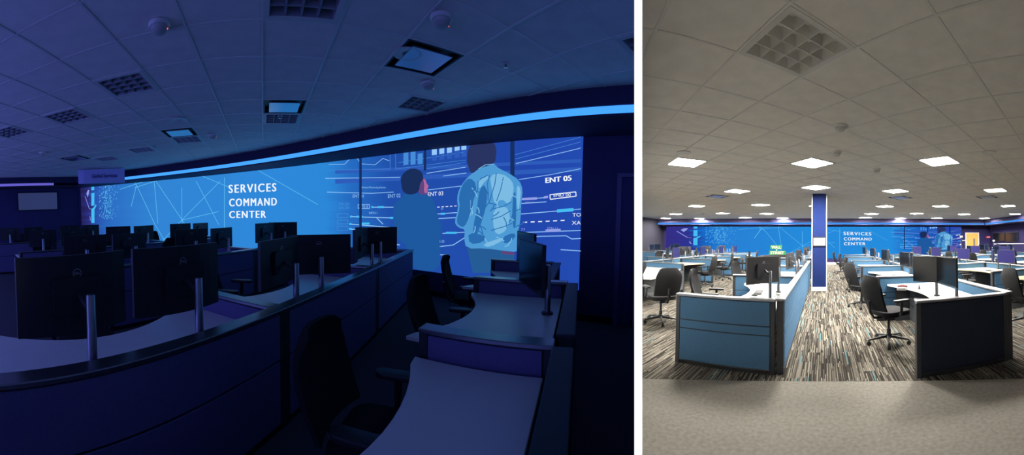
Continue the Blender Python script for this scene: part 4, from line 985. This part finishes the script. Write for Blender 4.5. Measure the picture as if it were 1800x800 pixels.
put(CHAIR_T, 'office_chair', 'black office chair pulled up to the closest violet-lit desk', 'chair', LEFT @ T(-0.52, 1.50, 0.001, 0.0))
put(CHAIR_T, 'office_chair', 'black office chair pulled up to the blue-lit desk', 'chair', LEFT @ T(-0.30, 2.84, 0.001, -0.15))
put(CHAIR_T, 'office_chair', 'black office chair silhouetted against the mural people', 'chair', LEFT @ T(-0.24, 4.36, 0.001, 0.0))
bt = LEFT @ fr[1] @ T(0.60, 0, PH + 0.001)
root = thing('water_bottle', 'clear plastic water bottle standing on the divider cap', 'bottle', bt)
M_PLAS = mat('clear_plastic', (0.75, 0.8, 0.95, 1), 0.08); M_PLAS.node_tree.nodes['Principled BSDF'].inputs['Transmission Weight'].default_value = 0.7
link('body', MB().lathe([(0.026, 0), (0.031, 0.008), (0.031, 0.05), (0.028, 0.06), (0.031, 0.07), (0.031, 0.12), (0.022, 0.15), (0.013, 0.165), (0.013, 0.175)], 16).mesh('bottle_body', M_PLAS, smooth=True), root)
link('bottle_cap', MB().lathe([(0.015, 0.175), (0.015, 0.192)], 12).mesh('bottle_cap', M_WHITE), root)
cable(LEFT, [(-1.51, 1.10, 0.80), (-1.52, 1.08, 0.765), (-1.56, 1.05, 0.7425), (-1.62, 1.00, 0.7425)], 'thin dark cable hanging below the second large monitor')
cable(LEFT, [(-1.51, 2.52, 0.80), (-1.52, 2.55, 0.765), (-1.55, 2.57, 0.7425), (-1.60, 2.60, 0.7425)], 'thin dark cable looping under a monitor by the dark aisle')
# hanging name sign, television, door
hp = pz(LEFT, 184, 296, CL)
th = math.atan2(hp.x, hp.y)
root = thing('hanging_sign', 'hanging box sign lettered Global Services below the dark ceiling', 'sign', LEFT @ T(hp.x, hp.y, CL, -th + 0.06))
M_SIGN = mat('sign_panel_violet', srgb(196, 190, 240), 0.6)
link('sign_box', MB().prism([(-0.66, -0.02), (0.62, -0.10), (0.62, 0.10), (-0.62, 0.24), (-0.85, 0.10)], -0.46, -0.03).mesh('sign_box', M_SIGN), root)
for x in (-0.5, 0.45): link('hanger', MB().lathe([(0.008, -0.04), (0.008, 0.0)], 6, T(x, 0.05)).mesh('hanger', M_DARK), root)
tv, tf = text_polys('Global Services', bold=0.015)
link('lettering', MB().add([(-0.42 + q[0] * 0.80, -0.04 - 0.0615 * (0.24 + q[0] * 0.80), -0.30 + q[1] * 0.12) for q in tv], tf).mesh('sign_text', mat('sign_ink', srgb(70, 68, 130), 0.7)), root)
wall_tv(LEFT, LX0, 30, 100, 338, 370, 'wide wall television glowing faintly on the dark left wall', emit('tv_dim_glow', srgb(50, 62, 112), 0.8), 1)
ax, _ = hit_wall(1085, 380); 
def wall_frame(X):
    s = -2 * WK * (X - WX); return Matrix.Translation((X, wall_y(X), 0)) @ Matrix.Rotation(math.atan(s), 4, 'Z')
DW = 0.10
while min(inside(LEFT, wall_frame(ax) @ Vector((DW + 0.02, y_, z_))) for y_ in (-0.07, 0) for z_ in (0, 2.3)) > 0.03: DW += 0.01
dr = tag(link('door_2', MB().box(0.07, DW, -0.05, -0.004, 0.005, 2.16).mesh('door_leaf_dark', M_DKW, bevel=0.004), None, LEFT @ wall_frame(ax)), 'dark door in the dark wall beside the mural', None, None, 'structure')
link('door_frame', MB().box(0, 0.07, -0.07, -0.002, 0.005, 2.22).box(0.07, DW, -0.07, -0.002, 2.165, 2.22).mesh('door_frame_dark', mat('violet_frame', srgb(90, 84, 130), 0.5)), dr)
